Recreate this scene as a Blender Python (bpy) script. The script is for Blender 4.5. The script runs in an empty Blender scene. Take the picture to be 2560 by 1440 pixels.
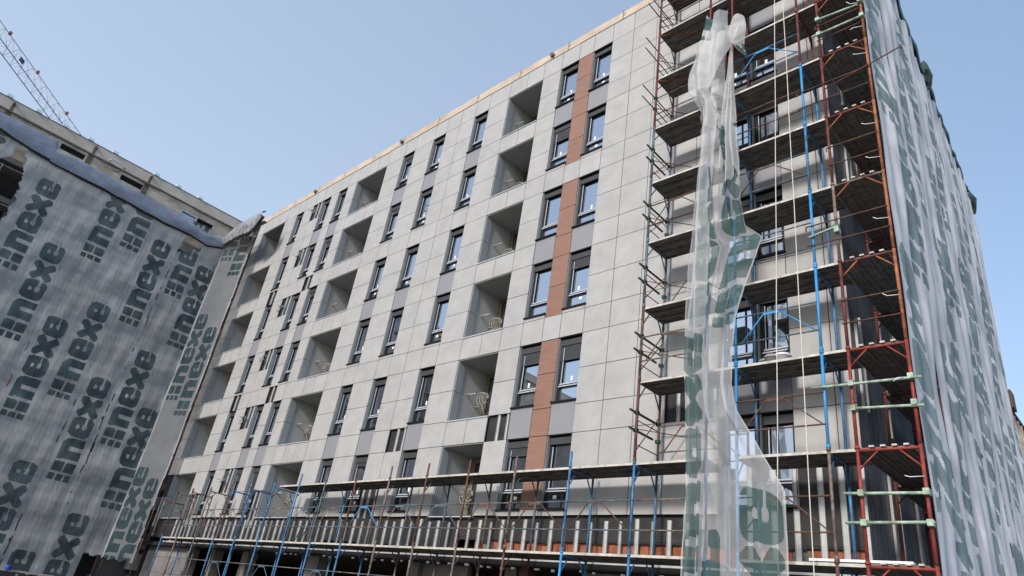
import bpy, math, random
import numpy as np
from mathutils import Vector, Matrix
random.seed(7)
rng = np.random.RandomState(11)
SC = bpy.context.scene
COL = SC.collection

# ------------------------------------------------------------------ camera
cam_d = bpy.data.cameras.new("camera")
cam = bpy.data.objects.new("camera", cam_d)
COL.objects.link(cam)
cam_d.sensor_width = 36.0
cam_d.lens = 1699.305 / 2560.0 * 36.0
cam_d.clip_start = 0.1
cam_d.clip_end = 3000
CAMPOS = (36.81048, -13.56206, 1.60000)
R = [[0.7302827, 0.6682362, 0.1419418], [-0.2208017, 0.4275108, -0.8766305], [-0.6464779, 0.6088472, 0.4597515]]
cam.matrix_world = Matrix(((R[0][0], -R[1][0], -R[2][0], CAMPOS[0]),
                           (R[0][1], -R[1][1], -R[2][1], CAMPOS[1]),
                           (R[0][2], -R[1][2], -R[2][2], CAMPOS[2]),
                           (0, 0, 0, 1)))
SC.camera = cam

# ------------------------------------------------------------------ world, sun, exposure
SUN_EL, SUN_AZ = math.radians(29), math.radians(172)     # azimuth clockwise from +Y
world = bpy.data.worlds.new("World")
SC.world = world
world.use_nodes = True
wn = world.node_tree
bg = wn.nodes["Background"]
sky = wn.nodes.new("ShaderNodeTexSky")
sky.sky_type = 'NISHITA'
sky.sun_disc = False
sky.sun_elevation = SUN_EL
sky.sun_rotation = SUN_AZ
sky.air_density = 1.0
sky.dust_density = 1
sky.ozone_density = 2.2
hs = wn.nodes.new("ShaderNodeHueSaturation")          # thin even evening haze over the clear sky
hs.inputs["Saturation"].default_value = 0.9
hz = wn.nodes.new("ShaderNodeMix")
hz.data_type = 'RGBA'
hz.inputs[0].default_value = 0.64
for _i in hz.inputs:
    if _i.name == "B" and _i.type == 'RGBA': _i.default_value = (0.60, 0.72, 1.06, 1)
tcw = wn.nodes.new("ShaderNodeTexCoord")
sx = wn.nodes.new("ShaderNodeSeparateXYZ")
wn.links.new(tcw.outputs["Generated"], sx.inputs[0])
mr_ = wn.nodes.new("ShaderNodeMapRange")
mr_.inputs["From Min"].default_value = 1
mr_.inputs["From Max"].default_value = -1
mr_.inputs["To Min"].default_value = 0.0
mr_.inputs["To Max"].default_value = 1.0
wn.links.new(sx.outputs["X"], mr_.inputs[0])
cr_ = wn.nodes.new("ShaderNodeValToRGB")               # clear blue side to the pale hazy side
cr_.color_ramp.elements[0].position = 0.25
cr_.color_ramp.elements[1].position = 0.95
cr_.color_ramp.elements[0].color = (0.285, 0.56, 0.97, 1)
cr_.color_ramp.elements[1].color = (0.97, 1.13, 1.30, 1)
wn.links.new(mr_.outputs[0], cr_.inputs[0])
vm_ = wn.nodes.new("ShaderNodeVectorMath")
vm_.operation = 'SCALE'
vm_.inputs["Scale"].default_value = 1.42
wn.links.new(cr_.outputs[0], vm_.inputs[0])
wn.links.new(vm_.outputs[0], [i for i in hz.inputs if i.name == "B" and i.type == 'RGBA'][0])
wn.links.new(sky.outputs[0], hs.inputs["Color"])
wn.links.new(hs.outputs[0], [i for i in hz.inputs if i.name == "A" and i.type == 'RGBA'][0])
wn.links.new([o for o in hz.outputs if o.type == 'RGBA'][0], bg.inputs[0])
bg.inputs[1].default_value = 0.15
sun_d = bpy.data.lights.new("sun", 'SUN')
sun_d.energy = 1.45
sun_d.angle = math.radians(10)
sun_d.color = (1.0, 0.93, 0.85)
sun = bpy.data.objects.new("sun", sun_d)
COL.objects.link(sun)
_sd = Vector((math.sin(SUN_AZ) * math.cos(SUN_EL), math.cos(SUN_AZ) * math.cos(SUN_EL), math.sin(SUN_EL)))
sun.rotation_euler = _sd.to_track_quat('Z', 'Y').to_euler()
SC.view_settings.view_transform = 'Standard'
SC.view_settings.look = 'None'
SC.view_settings.gamma = 1
SC.view_settings.exposure = 1.36
SC.render.engine = 'CYCLES'
SC.cycles.max_bounces = 8
SC.cycles.transparent_max_bounces = 16

# ------------------------------------------------------------------ materials
def mat(name, col, rough=0.8, metal=0.0, noise=None, scale=3.0, amount=0.15, stretch=(1, 1, 1), island=0.0, spec=0.3, bump=0.0, detail=5.0):
    m = bpy.data.materials.new(name)
    m.use_nodes = True
    nt = m.node_tree
    p = nt.nodes["Principled BSDF"]
    p.inputs["Base Color"].default_value = (*col, 1)
    p.inputs["Roughness"].default_value = rough
    p.inputs["Metallic"].default_value = metal
    p.inputs["Specular IOR Level"].default_value = spec
    if amount > 0:
        tc = nt.nodes.new("ShaderNodeTexCoord")
        mp = nt.nodes.new("ShaderNodeMapping")
        mp.inputs["Scale"].default_value = stretch
        nz = nt.nodes.new("ShaderNodeTexNoise")
        nz.inputs["Scale"].default_value = scale
        nz.inputs["Detail"].default_value = detail
        nz.inputs["Roughness"].default_value = 0.65
        nt.links.new(tc.outputs["Object"], mp.inputs[0])
        nt.links.new(mp.outputs[0], nz.inputs[0])
        rp = nt.nodes.new("ShaderNodeValToRGB")
        c2 = noise or col
        rp.color_ramp.elements[0].position = 0.32
        rp.color_ramp.elements[1].position = 0.68
        rp.color_ramp.elements[0].color = (*[max(0, c * (1 - amount)) for c in c2], 1)
        rp.color_ramp.elements[1].color = (*[min(1, c * (1 + amount)) for c in col], 1)
        nt.links.new(nz.outputs[0], rp.inputs[0])
        out = rp.outputs[0]
        if island > 0:
            ge = nt.nodes.new("ShaderNodeNewGeometry")
            mr = nt.nodes.new("ShaderNodeMapRange")
            mr.inputs["To Min"].default_value = 1 - island
            mr.inputs["To Max"].default_value = 1 + island
            nt.links.new(ge.outputs["Random Per Island"], mr.inputs[0])
            mx = nt.nodes.new("ShaderNodeVectorMath")
            mx.operation = 'SCALE'
            nt.links.new(out, mx.inputs[0])
            nt.links.new(mr.outputs[0], mx.inputs["Scale"])
            out = mx.outputs[0]
        nt.links.new(out, p.inputs["Base Color"])
        if bump > 0:
            bp = nt.nodes.new("ShaderNodeBump")
            bp.inputs["Strength"].default_value = bump
            bp.inputs["Distance"].default_value = 0.02
            nt.links.new(nz.outputs[0], bp.inputs["Height"])
            nt.links.new(bp.outputs[0], p.inputs["Normal"])
    return m

def net_mat(name, col, opac, trans=0.5, scale=1.2, var=0.12, cvar=0.2):
    m = bpy.data.materials.new(name)
    m.use_nodes = True
    nt = m.node_tree
    nt.nodes.clear()
    out = nt.nodes.new("ShaderNodeOutputMaterial")
    tr = nt.nodes.new("ShaderNodeBsdfTransparent")
    df = nt.nodes.new("ShaderNodeBsdfDiffuse")
    tl = nt.nodes.new("ShaderNodeBsdfTranslucent")
    mx1 = nt.nodes.new("ShaderNodeMixShader")
    mx2 = nt.nodes.new("ShaderNodeMixShader")
    tc = nt.nodes.new("ShaderNodeTexCoord")
    nz = nt.nodes.new("ShaderNodeTexNoise")
    nz.inputs["Scale"].default_value = scale
    nz.inputs["Detail"].default_value = 4
    nt.links.new(tc.outputs["Object"], nz.inputs[0])
    mr = nt.nodes.new("ShaderNodeMapRange")
    mr.inputs["From Min"].default_value = 0.3
    mr.inputs["From Max"].default_value = 0.7
    mr.inputs["To Min"].default_value = opac - var
    mr.inputs["To Max"].default_value = min(1, opac + var)
    nt.links.new(nz.outputs[0], mr.inputs[0])
    rp = nt.nodes.new("ShaderNodeValToRGB")
    rp.color_ramp.elements[0].position = 0.3
    rp.color_ramp.elements[1].position = 0.7
    rp.color_ramp.elements[0].color = (*[c * (1 - cvar) for c in col], 1)
    rp.color_ramp.elements[1].color = (*[min(1, c * (1 + cvar)) for c in col], 1)
    nt.links.new(nz.outputs[0], rp.inputs[0])
    nt.links.new(rp.outputs[0], df.inputs[0])
    nt.links.new(rp.outputs[0], tl.inputs[0])
    mx1.inputs[0].default_value = trans
    nt.links.new(df.outputs[0], mx1.inputs[1])
    nt.links.new(tl.outputs[0], mx1.inputs[2])
    nt.links.new(mr.outputs[0], mx2.inputs[0])
    nt.links.new(tr.outputs[0], mx2.inputs[1])
    nt.links.new(mx1.outputs[0], mx2.inputs[2])
    nt.links.new(mx2.outputs[0], out.inputs[0])
    return m

def glass_mat(name, fac, tint=(0.9, 0.93, 0.97)):
    m = bpy.data.materials.new(name)
    m.use_nodes = True
    nt = m.node_tree
    p = nt.nodes["Principled BSDF"]
    p.inputs["Base Color"].default_value = (0.012, 0.015, 0.016, 1)
    p.inputs["Roughness"].default_value = 0.3
    gl = nt.nodes.new("ShaderNodeBsdfGlossy")
    gl.inputs["Color"].default_value = (*tint, 1)
    gl.inputs["Roughness"].default_value = 0.015
    tc = nt.nodes.new("ShaderNodeTexCoord")
    nz = nt.nodes.new("ShaderNodeTexNoise")
    nz.inputs["Scale"].default_value = 1.1
    nz.inputs["Detail"].default_value = 1
    bp = nt.nodes.new("ShaderNodeBump")
    bp.inputs["Strength"].default_value = 0.018
    bp.inputs["Distance"].default_value = 0.05
    nt.links.new(tc.outputs["Object"], nz.inputs[0])
    nt.links.new(nz.outputs[0], bp.inputs["Height"])
    nt.links.new(bp.outputs[0], gl.inputs["Normal"])
    mx = nt.nodes.new("ShaderNodeMixShader")
    mx.inputs[0].default_value = fac
    nt.links.new(p.outputs[0], mx.inputs[1])
    nt.links.new(gl.outputs[0], mx.inputs[2])
    nt.links.new(mx.outputs[0], nt.nodes["Material Output"].inputs[0])
    return m

M = {}
M['clad'] = mat("cladding stone", (0.37, 0.363, 0.354), 0.6, noise=(0.34, 0.334, 0.326), scale=1.7, amount=0.06, island=0.035, detail=9, bump=0.05)
M['reveal'] = mat("reveal panel", (0.32, 0.34, 0.345), 0.6, scale=2, amount=0.06)
M['spandrel'] = mat("grey infill panel", (0.23, 0.23, 0.245), 0.5, scale=1.5, amount=0.03, island=0.03)
M['wood'] = mat("wood grain panel", (0.25, 0.142, 0.104), 0.55, noise=(0.205, 0.108, 0.076), scale=2.2, amount=0.10, stretch=(.5, 1, 12), island=0.05, detail=7)
M['memb'] = mat("dark membrane", (0.028, 0.027, 0.028), 0.65, scale=2.5, amount=0.35, bump=0.6)
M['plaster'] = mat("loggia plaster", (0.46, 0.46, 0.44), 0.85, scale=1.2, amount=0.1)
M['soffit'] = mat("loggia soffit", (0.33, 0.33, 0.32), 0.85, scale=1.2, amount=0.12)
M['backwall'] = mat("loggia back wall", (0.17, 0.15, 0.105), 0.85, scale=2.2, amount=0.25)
M['frame'] = mat("anthracite frame", (0.010, 0.011, 0.012), 0.5, amount=0.0)
M['framelight'] = mat("film covered rail", (0.42, 0.45, 0.5), 0.35, scale=6, amount=0.1)
M['shutter'] = mat("shutter slats", (0.05, 0.052, 0.057), 0.45, scale=4, amount=0.08)
M['shutterbox'] = mat("shutter box", (0.05, 0.05, 0.053), 0.5, scale=4, amount=0.08)
M['glass'] = glass_mat("window glass", 0.62, (0.86, 0.89, 0.92))
M['glassdark'] = glass_mat("door glass", 0.25)
M['sticker'] = mat("white sticker", (0.75, 0.75, 0.75), 0.5, amount=0.0)
M['parapet'] = mat("bare parapet render", (0.48, 0.395, 0.315), 0.9, noise=(0.42, 0.34, 0.27), scale=1.4, amount=0.12, bump=0.2)
M['darkline'] = mat("dark joint", (0.03, 0.027, 0.025), 0.8, amount=0.1)  # dark line between cladding top and parapet
M['roof'] = mat("roof felt", (0.12, 0.12, 0.12), 0.9, scale=2, amount=0.2)
M['brick'] = mat("orange clay block", (0.34, 0.12, 0.062), 0.85, noise=(0.25, 0.085, 0.047), scale=4, amount=0.25, island=0.18, bump=0.3)
M['brickred'] = mat("dull red block wall", (0.12, 0.055, 0.045), 0.9, scale=3, amount=0.3)
M['galv'] = mat("galvanised stud", (0.46, 0.465, 0.455), 0.45, metal=0.15, scale=3, amount=0.12)
M['concrete'] = mat("raw concrete", (0.16, 0.15, 0.135), 0.9, scale=2.2, amount=0.3, bump=0.3)
M['dark'] = mat("unlit interior", (0.012, 0.011, 0.011), 0.9, amount=0.2)
M['foil'] = mat("grey wall foil", (0.15, 0.155, 0.175), 0.45, noise=(0.05, 0.052, 0.06), scale=2.2, amount=0.3, stretch=(1, 3, .35), bump=0.5)
M['pipe'] = mat("grey conduit", (0.30, 0.30, 0.29), 0.5, scale=6, amount=0.15)
M['oldwall'] = mat("weathered render", (0.50, 0.44, 0.35), 0.9, noise=(0.34, 0.29, 0.21), scale=0.9, amount=0.22, stretch=(1, 1, 2.2), bump=0.3)
M['oldparapet'] = mat("weathered parapet render", (0.54, 0.47, 0.40), 0.9, noise=(0.48, 0.42, 0.35), scale=0.8, amount=0.12, bump=0.2)
M['stain'] = mat("dark stain", (0.13, 0.11, 0.085), 0.9, scale=5, amount=0.35)
M['blockblue'] = mat("pale blue roof block", (0.58, 0.76, 0.82), 0.7, scale=5, amount=0.1)
M['unfin'] = mat("unfinished wall", (0.18, 0.17, 0.17), 0.9, scale=0.8, amount=0.3)
M['deck'] = mat("steel deck plank", (0.20, 0.19, 0.175), 0.6, metal=0.1, noise=(0.13, 0.11, 0.095), scale=4, amount=0.35, stretch=(1, 4, 4))
M['deckrust'] = mat("rusty deck plank", (0.18, 0.145, 0.12), 0.7, metal=0.1, noise=(0.11, 0.088, 0.075), scale=4, amount=0.35, stretch=(1, 4, 4))
M['deckedge'] = mat("sunlit edge and pale board", (0.46, 0.43, 0.38), 0.6, scale=7, amount=0.3)  # pale tone paints sunlight onto deck front lips; also colours pale clips and boards
M['blue'] = mat("blue scaffold paint", (0.05, 0.18, 0.36), 0.5, noise=(0.05, 0.10, 0.17), scale=5, amount=0.3)
M['bluebright'] = mat("bright blue scaffold paint", (0.045, 0.25, 0.52), 0.45, scale=5, amount=0.15)
M['bluegrey'] = mat("faded blue scaffold paint", (0.09, 0.14, 0.18), 0.6, noise=(0.08, 0.06, 0.05), scale=6, amount=0.35)
M['rust'] = mat("rusty steel tube", (0.12, 0.058, 0.04), 0.75, noise=(0.08, 0.05, 0.04), scale=7, amount=0.45)
M['greyrust'] = mat("grey rusty tube", (0.17, 0.145, 0.125), 0.7, noise=(0.11, 0.06, 0.045), scale=7, amount=0.4)
M['darkrust'] = mat("dark red scaffold paint", (0.15, 0.033, 0.027), 0.65, noise=(0.09, 0.04, 0.03), scale=6, amount=0.35)
M['red'] = mat("red scaffold paint", (0.28, 0.042, 0.032), 0.55, noise=(0.17, 0.045, 0.035), scale=6, amount=0.3)
M['orange'] = mat("orange rusty tube", (0.30, 0.105, 0.045), 0.7, noise=(0.18, 0.07, 0.04), scale=6, amount=0.4)
M['palegreen'] = mat("pale green tube", (0.36, 0.48, 0.38), 0.5, noise=(0.22, 0.25, 0.18), scale=8, amount=0.25)
M['darkgreen'] = mat("dark green tube", (0.03, 0.05, 0.04), 0.6, scale=8, amount=0.3)
M['rope'] = mat("pale rope", (0.62, 0.57, 0.48), 0.9, scale=30, amount=0.2)
M['plank'] = mat("weathered plank", (0.30, 0.25, 0.19), 0.85, scale=4, amount=0.25, stretch=(1, 8, 8))
M['tarp'] = mat("grey blue tarpaulin", (0.20, 0.225, 0.28), 0.55, scale=1.4, amount=0.18, bump=0.4)
M['tarpdark'] = mat("crumpled grey tarpaulin", (0.26, 0.26, 0.28), 0.6, noise=(0.15, 0.15, 0.165), scale=2.5, amount=0.35, bump=0.6)
M['tarpgreen'] = mat("dark green sheeting", (0.035, 0.06, 0.055), 0.6, scale=2, amount=0.3, bump=0.4)
M['tealnet'] = mat("teal net hem", (0.16, 0.33, 0.34), 0.8, scale=3, amount=0.25)
M['cord'] = mat("black cord", (0.015, 0.015, 0.017), 0.8, amount=0.0)
M['netL'] = net_mat("grey shade net", (0.50, 0.51, 0.51), 0.74, 0.25, 0.6, 0.12, 0.10)
M['printL'] = net_mat("dark green print", (0.095, 0.13, 0.14), 0.84, 0.25, 0.9, 0.14, 0.3)
M['netseam'] = net_mat("doubled net hem", (0.39, 0.41, 0.44), 0.92, 0.25, 2.0, 0.05, 0.1)
M['netS'] = net_mat("pale corner net", (0.44, 0.465, 0.49), 0.62, 0.55, 0.7, 0.06, 0.06)
M['printS'] = net_mat("corner green print", (0.06, 0.095, 0.105), 0.80, 0.35, 1.4, 0.06, 0.2)
M['netR'] = net_mat("white shade net", (0.86, 0.86, 0.885), 0.90, 0.35, 1.1, 0.08, 0.10)
M['printR'] = net_mat("grey green print", (0.31, 0.385, 0.39), 0.94, 0.35, 1.3, 0.05, 0.15)
M['netH'] = net_mat("loose white net", (0.74, 0.75, 0.76), 0.40, 0.4, 1.6, 0.07, 0.05)
M['printH'] = net_mat("loose net print", (0.11, 0.18, 0.175), 0.68, 0.35, 1.4, 0.08, 0.15)
M['hemH'] = net_mat("loose net hem", (0.76, 0.76, 0.75), 0.62, 0.4, 2.5, 0.10, 0.05)
M['craned'] = mat("dark grey crane steel", (0.16, 0.14, 0.145), 0.6, amount=0.1)
M['cranel'] = mat("pale crane steel", (0.55, 0.48, 0.47), 0.6, amount=0.1)
M['craner'] = mat("red crane steel", (0.32, 0.10, 0.07), 0.6, amount=0.1)
M['sign'] = mat("navy crane sign", (0.02, 0.03, 0.07), 0.5, amount=0.0)
M['ground'] = mat("site gravel", (0.16, 0.145, 0.125), 0.95, scale=1.5, amount=0.35, bump=0.6)
M['brownwall'] = mat("brown far wall", (0.25, 0.125, 0.08), 0.85, scale=1.3, amount=0.3, stretch=(1, 6, 1))
M['hoard'] = mat("dark red sheet fence", (0.11, 0.028, 0.028), 0.7, scale=3, amount=0.3)
M['cream'] = mat("cream rail paint", (0.40, 0.38, 0.31), 0.7, scale=4, amount=0.2)
M['bluetub'] = mat("blue plastic", (0.03, 0.06, 0.42), 0.4, amount=0.0)
M['whitetub'] = mat("white plastic", (0.62, 0.63, 0.64), 0.45, amount=0.0)

# ------------------------------------------------------------------ mesh helpers
class MB:
    def __init__(s):
        s.v = []; s.f = []; s.m = []; s.sm = []; s.mats = []
    def mi(s, m):
        if m not in s.mats: s.mats.append(m)
        return s.mats.index(m)
    def face(s, pts, m, smooth=False):
        b = len(s.v)
        s.v += [tuple(p) for p in pts]
        s.f.append(tuple(range(b, b + len(pts))))
        s.m.append(s.mi(m)); s.sm.append(smooth)
    def box(s, x0, x1, y0, y1, z0, z1, m, mz=None):
        b = len(s.v)
        s.v += [(x0, y0, z0), (x1, y0, z0), (x1, y1, z0), (x0, y1, z0), (x0, y0, z1), (x1, y0, z1), (x1, y1, z1), (x0, y1, z1)]
        for k, q in enumerate(((0, 3, 2, 1), (4, 5, 6, 7), (0, 1, 5, 4), (1, 2, 6, 5), (2, 3, 7, 6), (3, 0, 4, 7))):
            s.f.append(tuple(b + i for i in q)); s.m.append(s.mi(mz if (mz and k in (2,)) else m)); s.sm.append(False)
        return s
    def obox(s, p0, p1, w, h, m, up=(0, 0, 1)):
        p0 = Vector(p0); p1 = Vector(p1); d = (p1 - p0).normalized()
        u = Vector(up)
        if abs(d.dot(u)) > 0.98: u = Vector((0, 1, 0))
        a = d.cross(u).normalized() * w / 2
        c = a.cross(d).normalized() * h / 2
        b = len(s.v)
        for p in (p0, p1):
            for q in (-a - c, a - c, a + c, -a + c): s.v.append(tuple(p + q))
        for q in ((0, 3, 2, 1), (4, 5, 6, 7), (0, 1, 5, 4), (1, 2, 6, 5), (2, 3, 7, 6), (3, 0, 4, 7)):
            s.f.append(tuple(b + i for i in q)); s.m.append(s.mi(m)); s.sm.append(False)
        return s
    def tube(s, pts, r, m, n=7, cap=True):
        pts = [Vector(p) for p in pts]
        b = len(s.v); mi = s.mi(m)
        for i, p in enumerate(pts):
            d = (pts[min(i + 1, len(pts) - 1)] - pts[max(i - 1, 0)]).normalized()
            u = Vector((0, 0, 1)) if abs(d.z) < 0.95 else Vector((1, 0, 0))
            a = d.cross(u).normalized(); c = a.cross(d)
            for k in range(n):
                t = 2 * math.pi * k / n
                s.v.append(tuple(p + a * (r * math.cos(t)) + c * (r * math.sin(t))))
        for i in range(len(pts) - 1):
            for k in range(n):
                k2 = (k + 1) % n
                s.f.append((b + i * n + k, b + i * n + k2, b + (i + 1) * n + k2, b + (i + 1) * n + k))
                s.m.append(mi); s.sm.append(True)
        if cap:
            s.f.append(tuple(b + k for k in range(n))[::-1]); s.m.append(mi); s.sm.append(False)
            e = b + (len(pts) - 1) * n
            s.f.append(tuple(e + k for k in range(n))); s.m.append(mi); s.sm.append(False)
        return s
    def build(s, name, parent=None, origin=None):
        me = bpy.data.meshes.new(name)
        o0 = Vector(origin) if origin else Vector((0, 0, 0))
        me.from_pydata([tuple(Vector(p) - o0) for p in s.v] if origin else s.v, [], s.f)
        for m in s.mats: me.materials.append(M[m])
        me.polygons.foreach_set("material_index", s.m)
        me.polygons.foreach_set("use_smooth", s.sm)
        me.update()
        ob = bpy.data.objects.new(name, me)
        COL.objects.link(ob)
        if parent:
            ob.parent = parent
            pw = Vector(parent.get('_w', (0, 0, 0)))
            ob.location = o0 - pw
            ob['_w'] = tuple(o0)
        else:
            ob.location = o0
        return ob

def tag(o, label, cat, group=None, kind=None):
    if label: o['label'] = label
    if cat: o['category'] = cat
    if group: o['group'] = group
    if kind: o['kind'] = kind
    return o

def thing(name, label, cat, loc=(0, 0, 0), group=None):
    o = bpy.data.objects.new(name, None)
    o.empty_display_size = 0.5
    COL.objects.link(o)
    o.location = loc
    o['_w'] = tuple(loc)
    return tag(o, label, cat, group)

# ------------------------------------------------------------------ the setting
g = MB()
g.face([(-400, -400, 0), (400, -400, 0), (400, 400, 0), (-400, 400, 0)], 'ground')
tag(g.build("ground"), None, None, kind='structure')

# ------------------------------------------------------------------ the clad apartment building
H = 2.9
def T(k): return 3.808 + H * k
ROOFZ = 22.08
XL, XR = -0.78, 32.66
LOG = [(0.0, 2.64), (9.76, 12.28), (20.43, 22.27)]
WIN = [(3.93, 4.70), (6.65, 7.43), (8.16, 8.96), (13.57, 14.40), (15.72, 16.57), (18.42, 19.25), (23.19, 24.04), (24.72, 25.57), (29.72, 30.57), (30.66, 31.39)]
WOODX = (24.04, 24.72)
BR = [XL, 0, 0.88, 1.76, 2.64, 3.93, 4.70, 5.69, 6.65, 7.43, 8.16, 8.96, 9.76, 10.6, 11.44, 12.28, 13.57, 14.40, 15.72, 16.57, 17.49, 18.42, 19.25, 20.43, 21.38, 22.27, 23.19, 24.04, 24.72, 25.57, 26.49, 27.44, 27.53, 28.34, 29.03, 29.72, 30.57, 30.66, 31.39, 32.25, XR]
bld = thing("apartment_building", "light grey stone-clad apartment block with rows of dark windows, open loggias and brown wood-look strips", "building", (0, 0, 0))

GAP = 0.009
clad, woods, spands = MB(), {}, []
def inr(x, rs): return next((i for i, (a, b) in enumerate(rs) if a - .01 < x < b + .01), -1)
miss = set()
holes = []
def panel(mb, x0, x1, z0, z1, m, y=0.0):
    j = rng.uniform(-0.002, 0.002)
    mb.box(x0 + GAP, x1 - GAP, y + j, y + j + 0.03, z0 + GAP, z1 - GAP, m)
def missing(x, z):
    c = [(22.27, 23.19, 6.71, 7.50), (17.49, 18.42, 6.71, 7.50), (5.69, 6.65, 20.15, 21.21), (5.69, 6.65, 17.25, 18.31), (5.69, 6.65, 14.35, 15.41),
         (5.69, 6.65, 11.45, 12.51), (5.69, 6.65, 8.55, 9.61), (5.69, 6.65, 5.65, 6.71), (3.93, 4.70, 15.41, 16.2), (3.93, 4.70, 9.61, 10.4),
         (7.43, 8.16, 15.41, 16.2), (7.43, 8.16, 9.61, 10.4), (28.34, 29.72, 6.71, 7.5), (16.57, 17.49, 4.5, 5.65), (2.64, 3.93, 4.5, 5.65),
         (8.96, 9.76, 4.5, 5.65), (-1, 0, 4.5, 6.71), (0, 2.64, 4.5, 4.6), (29.72, 33, 4.5, 5.65), (20.43, 22.27, 4.4, 4.6), (23.19, 24.04, 4.4, 4.75)]
    return any(a < x < b and c0 < z < d for a, b, c0, d in c)
for i in range(len(BR) - 1):
    x0, x1 = BR[i], BR[i + 1]
    xm = (x0 + x1) / 2
    iL, iW = inr(xm, LOG), inr(xm, WIN)
    iB = WOODX[0] < xm < WOODX[1] or 30.57 < xm < 30.66
    panel(clad, x0, x1, T(6), ROOFZ, 'clad')
    for k in range(6, 0, -1):
        t = T(k)
        rows = [(t - 1.06, t), (t - 2.11, t - 1.06)]
        if k > 1: rows.append((T(k - 1), t - 2.11))
        for ri, (z0, z1) in enumerate(rows):
            zm = (z0 + z1) / 2
            if missing(xm, zm): continue
            if iL >= 0 and ri < 2: continue
            if iB:
                if ri < 2 or k % 2 == 0:
                    zz0 = 4.75 if (k == 1 and ri == 1) else z0
                    panel(woods.setdefault((k + 1) // 2 if xm < 30 else -k, MB()), x0, x1, zz0, z1, 'wood' if xm < 30 else 'frame', 0.012)
                    if k == 1 and ri == 1 and xm < 30: panel(clad, x0, x1, 4.58, 4.75, 'clad')
                else: panel(clad, x0, x1, z0, z1, 'clad')
                continue
            if iW >= 0:
                if ri == 0: continue
                if ri == 1:
                    if k % 2 == 1: panel(clad, x0, x1, t - 2.11 if k > 1 else 4.58, t - 1.98, 'clad')
                    continue
                if k % 2 == 0:
                    sp = MB(); panel(sp, x0, x1, T(k - 1) + 0.0, t - 1.98, 'spandrel', 0.015); spands.append(sp)
                    continue
            panel(clad, x0, x1, z0, z1, 'clad')
    # little strips under the loggias are covered by the sill flashing
clad.build("stone_cladding", bld)
for q in spands: q.build("infill_panel", bld)
for k, q in woods.items(): q.build("wood_strip" if k > 0 else "mullion_panel", bld)

# backing wall with openings: built as membrane strips between the openings
back = MB()
YB = 0.10
zs = sorted(set([3.98, 4.58, 4.75] + [T(k) for k in range(1, 7)] + [T(k) - 1.98 for k in range(1, 7)] + [T(k) - 2.11 for k in range(1, 7)] + [22.3]))
xs = [XL, 0, 2.64, 3.93, 4.70, 6.65, 7.43, 8.16, 8.96, 9.76, 12.28, 13.57, 14.40, 15.72, 16.57, 18.42, 19.25, 20.43, 22.27, 23.19, 24.04, 24.72, 25.57, 29.72, 30.57, 30.66, 31.39, XR - 0.02]
def is_open(x, z):
    for k in range(1, 7):
        if T(k) - 1.98 < z < T(k) and inr(x, WIN) >= 0: return True
        lo = T(k) - 2.11 if k > 1 else 4.58
        if lo < z < T(k) and inr(x, LOG) >= 0: return True
    return False
for i in range(len(xs) - 1):
    run = None
    for j in range(len(zs) - 1):
        zm, xm = (zs[j] + zs[j + 1]) / 2, (xs[i] + xs[i + 1]) / 2
        if not is_open(xm, zm):
            if run is None: run = zs[j]
        if run is not None and (is_open(xm, zm) or j == len(zs) - 2):
            e = zs[j] if is_open(xm, zm) else zs[j + 1]
            back.box(xs[i], xs[i + 1], YB, YB + 0.2, run, e, 'memb')
            run = None
back.build("membrane_wall", bld)

# hanging lower edge of the membrane, ragged
rag = MB()
x = XL
while x < XR:
    w = rng.uniform(0.35, 0.6); x2 = min(x + w, XR)
    za = 3.72 + rng.uniform(-.1, .1) if x < 21.6 else 4.0 + rng.uniform(-.05, .05)
    zb = za + rng.uniform(-.05, .05)
    rag.face([(x, YB - 0.01, za), (x2, YB - 0.012, zb), (x2, YB + 0.02, 4.6), (x, YB + 0.02, 4.6)], 'memb')
    x = x2
rag.build("membrane_flap", bld)

# steel studs of the cladding substructure
def stud(x, z0, z1, w, y=0.05):
    m = MB()
    m.box(x - w / 2, x + w / 2, y, y + 0.045, z0, z1, 'galv')
    m.box(x - w / 2, x - w / 2 + 0.006, y - 0.03, y, z0, z1, 'galv')
    return m.build("steel_stud", bld)
x, k = 2.2, 0
while x < 29.7:
    stud(x + rng.uniform(-.03, .03), 3.56, 4.50 - (0.05 if k % 2 else 0) + rng.uniform(-.03, .03), 0.085 if k % 2 == 0 else 0.05)
    x += 0.425; k += 1
for x in (29.9, 30.4, 30.9, 31.35, 31.83, 32.23, 32.6): stud(x, 3.56, 5.62, 0.10)
for (xa, xb, z0, z1) in [(22.27, 23.19, 6.71, 7.50), (17.49, 18.42, 6.71, 7.50), (28.34, 29.03, 6.71, 7.5), (29.03, 29.72, 6.71, 7.5)]:
    stud((xa + xb) / 2, z0, z1, 0.07, 0.04); stud(xb - 0.1, z0, z1, 0.05, 0.04)
for k in range(1, 7):
    stud(6.13, T(k) - 1.06, T(k), 0.07, 0.04); stud(6.47, T(k) - 1.06, T(k), 0.07, 0.04)
for xa, z0 in [(4.3, 15.41), (4.3, 9.61), (7.8, 15.41), (7.8, 9.61)]: stud(xa, z0, z0 + .78, 0.06, 0.04)
for xx in (16.75, 17.1): stud(xx, 4.55, 5.62, 0.05, 0.05)
for xx in (2.9, 3.3, 3.7, 9.2, 9.55, -0.5, -0.15): stud(xx, 4.2, 5.62, 0.05, 0.05)

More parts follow.
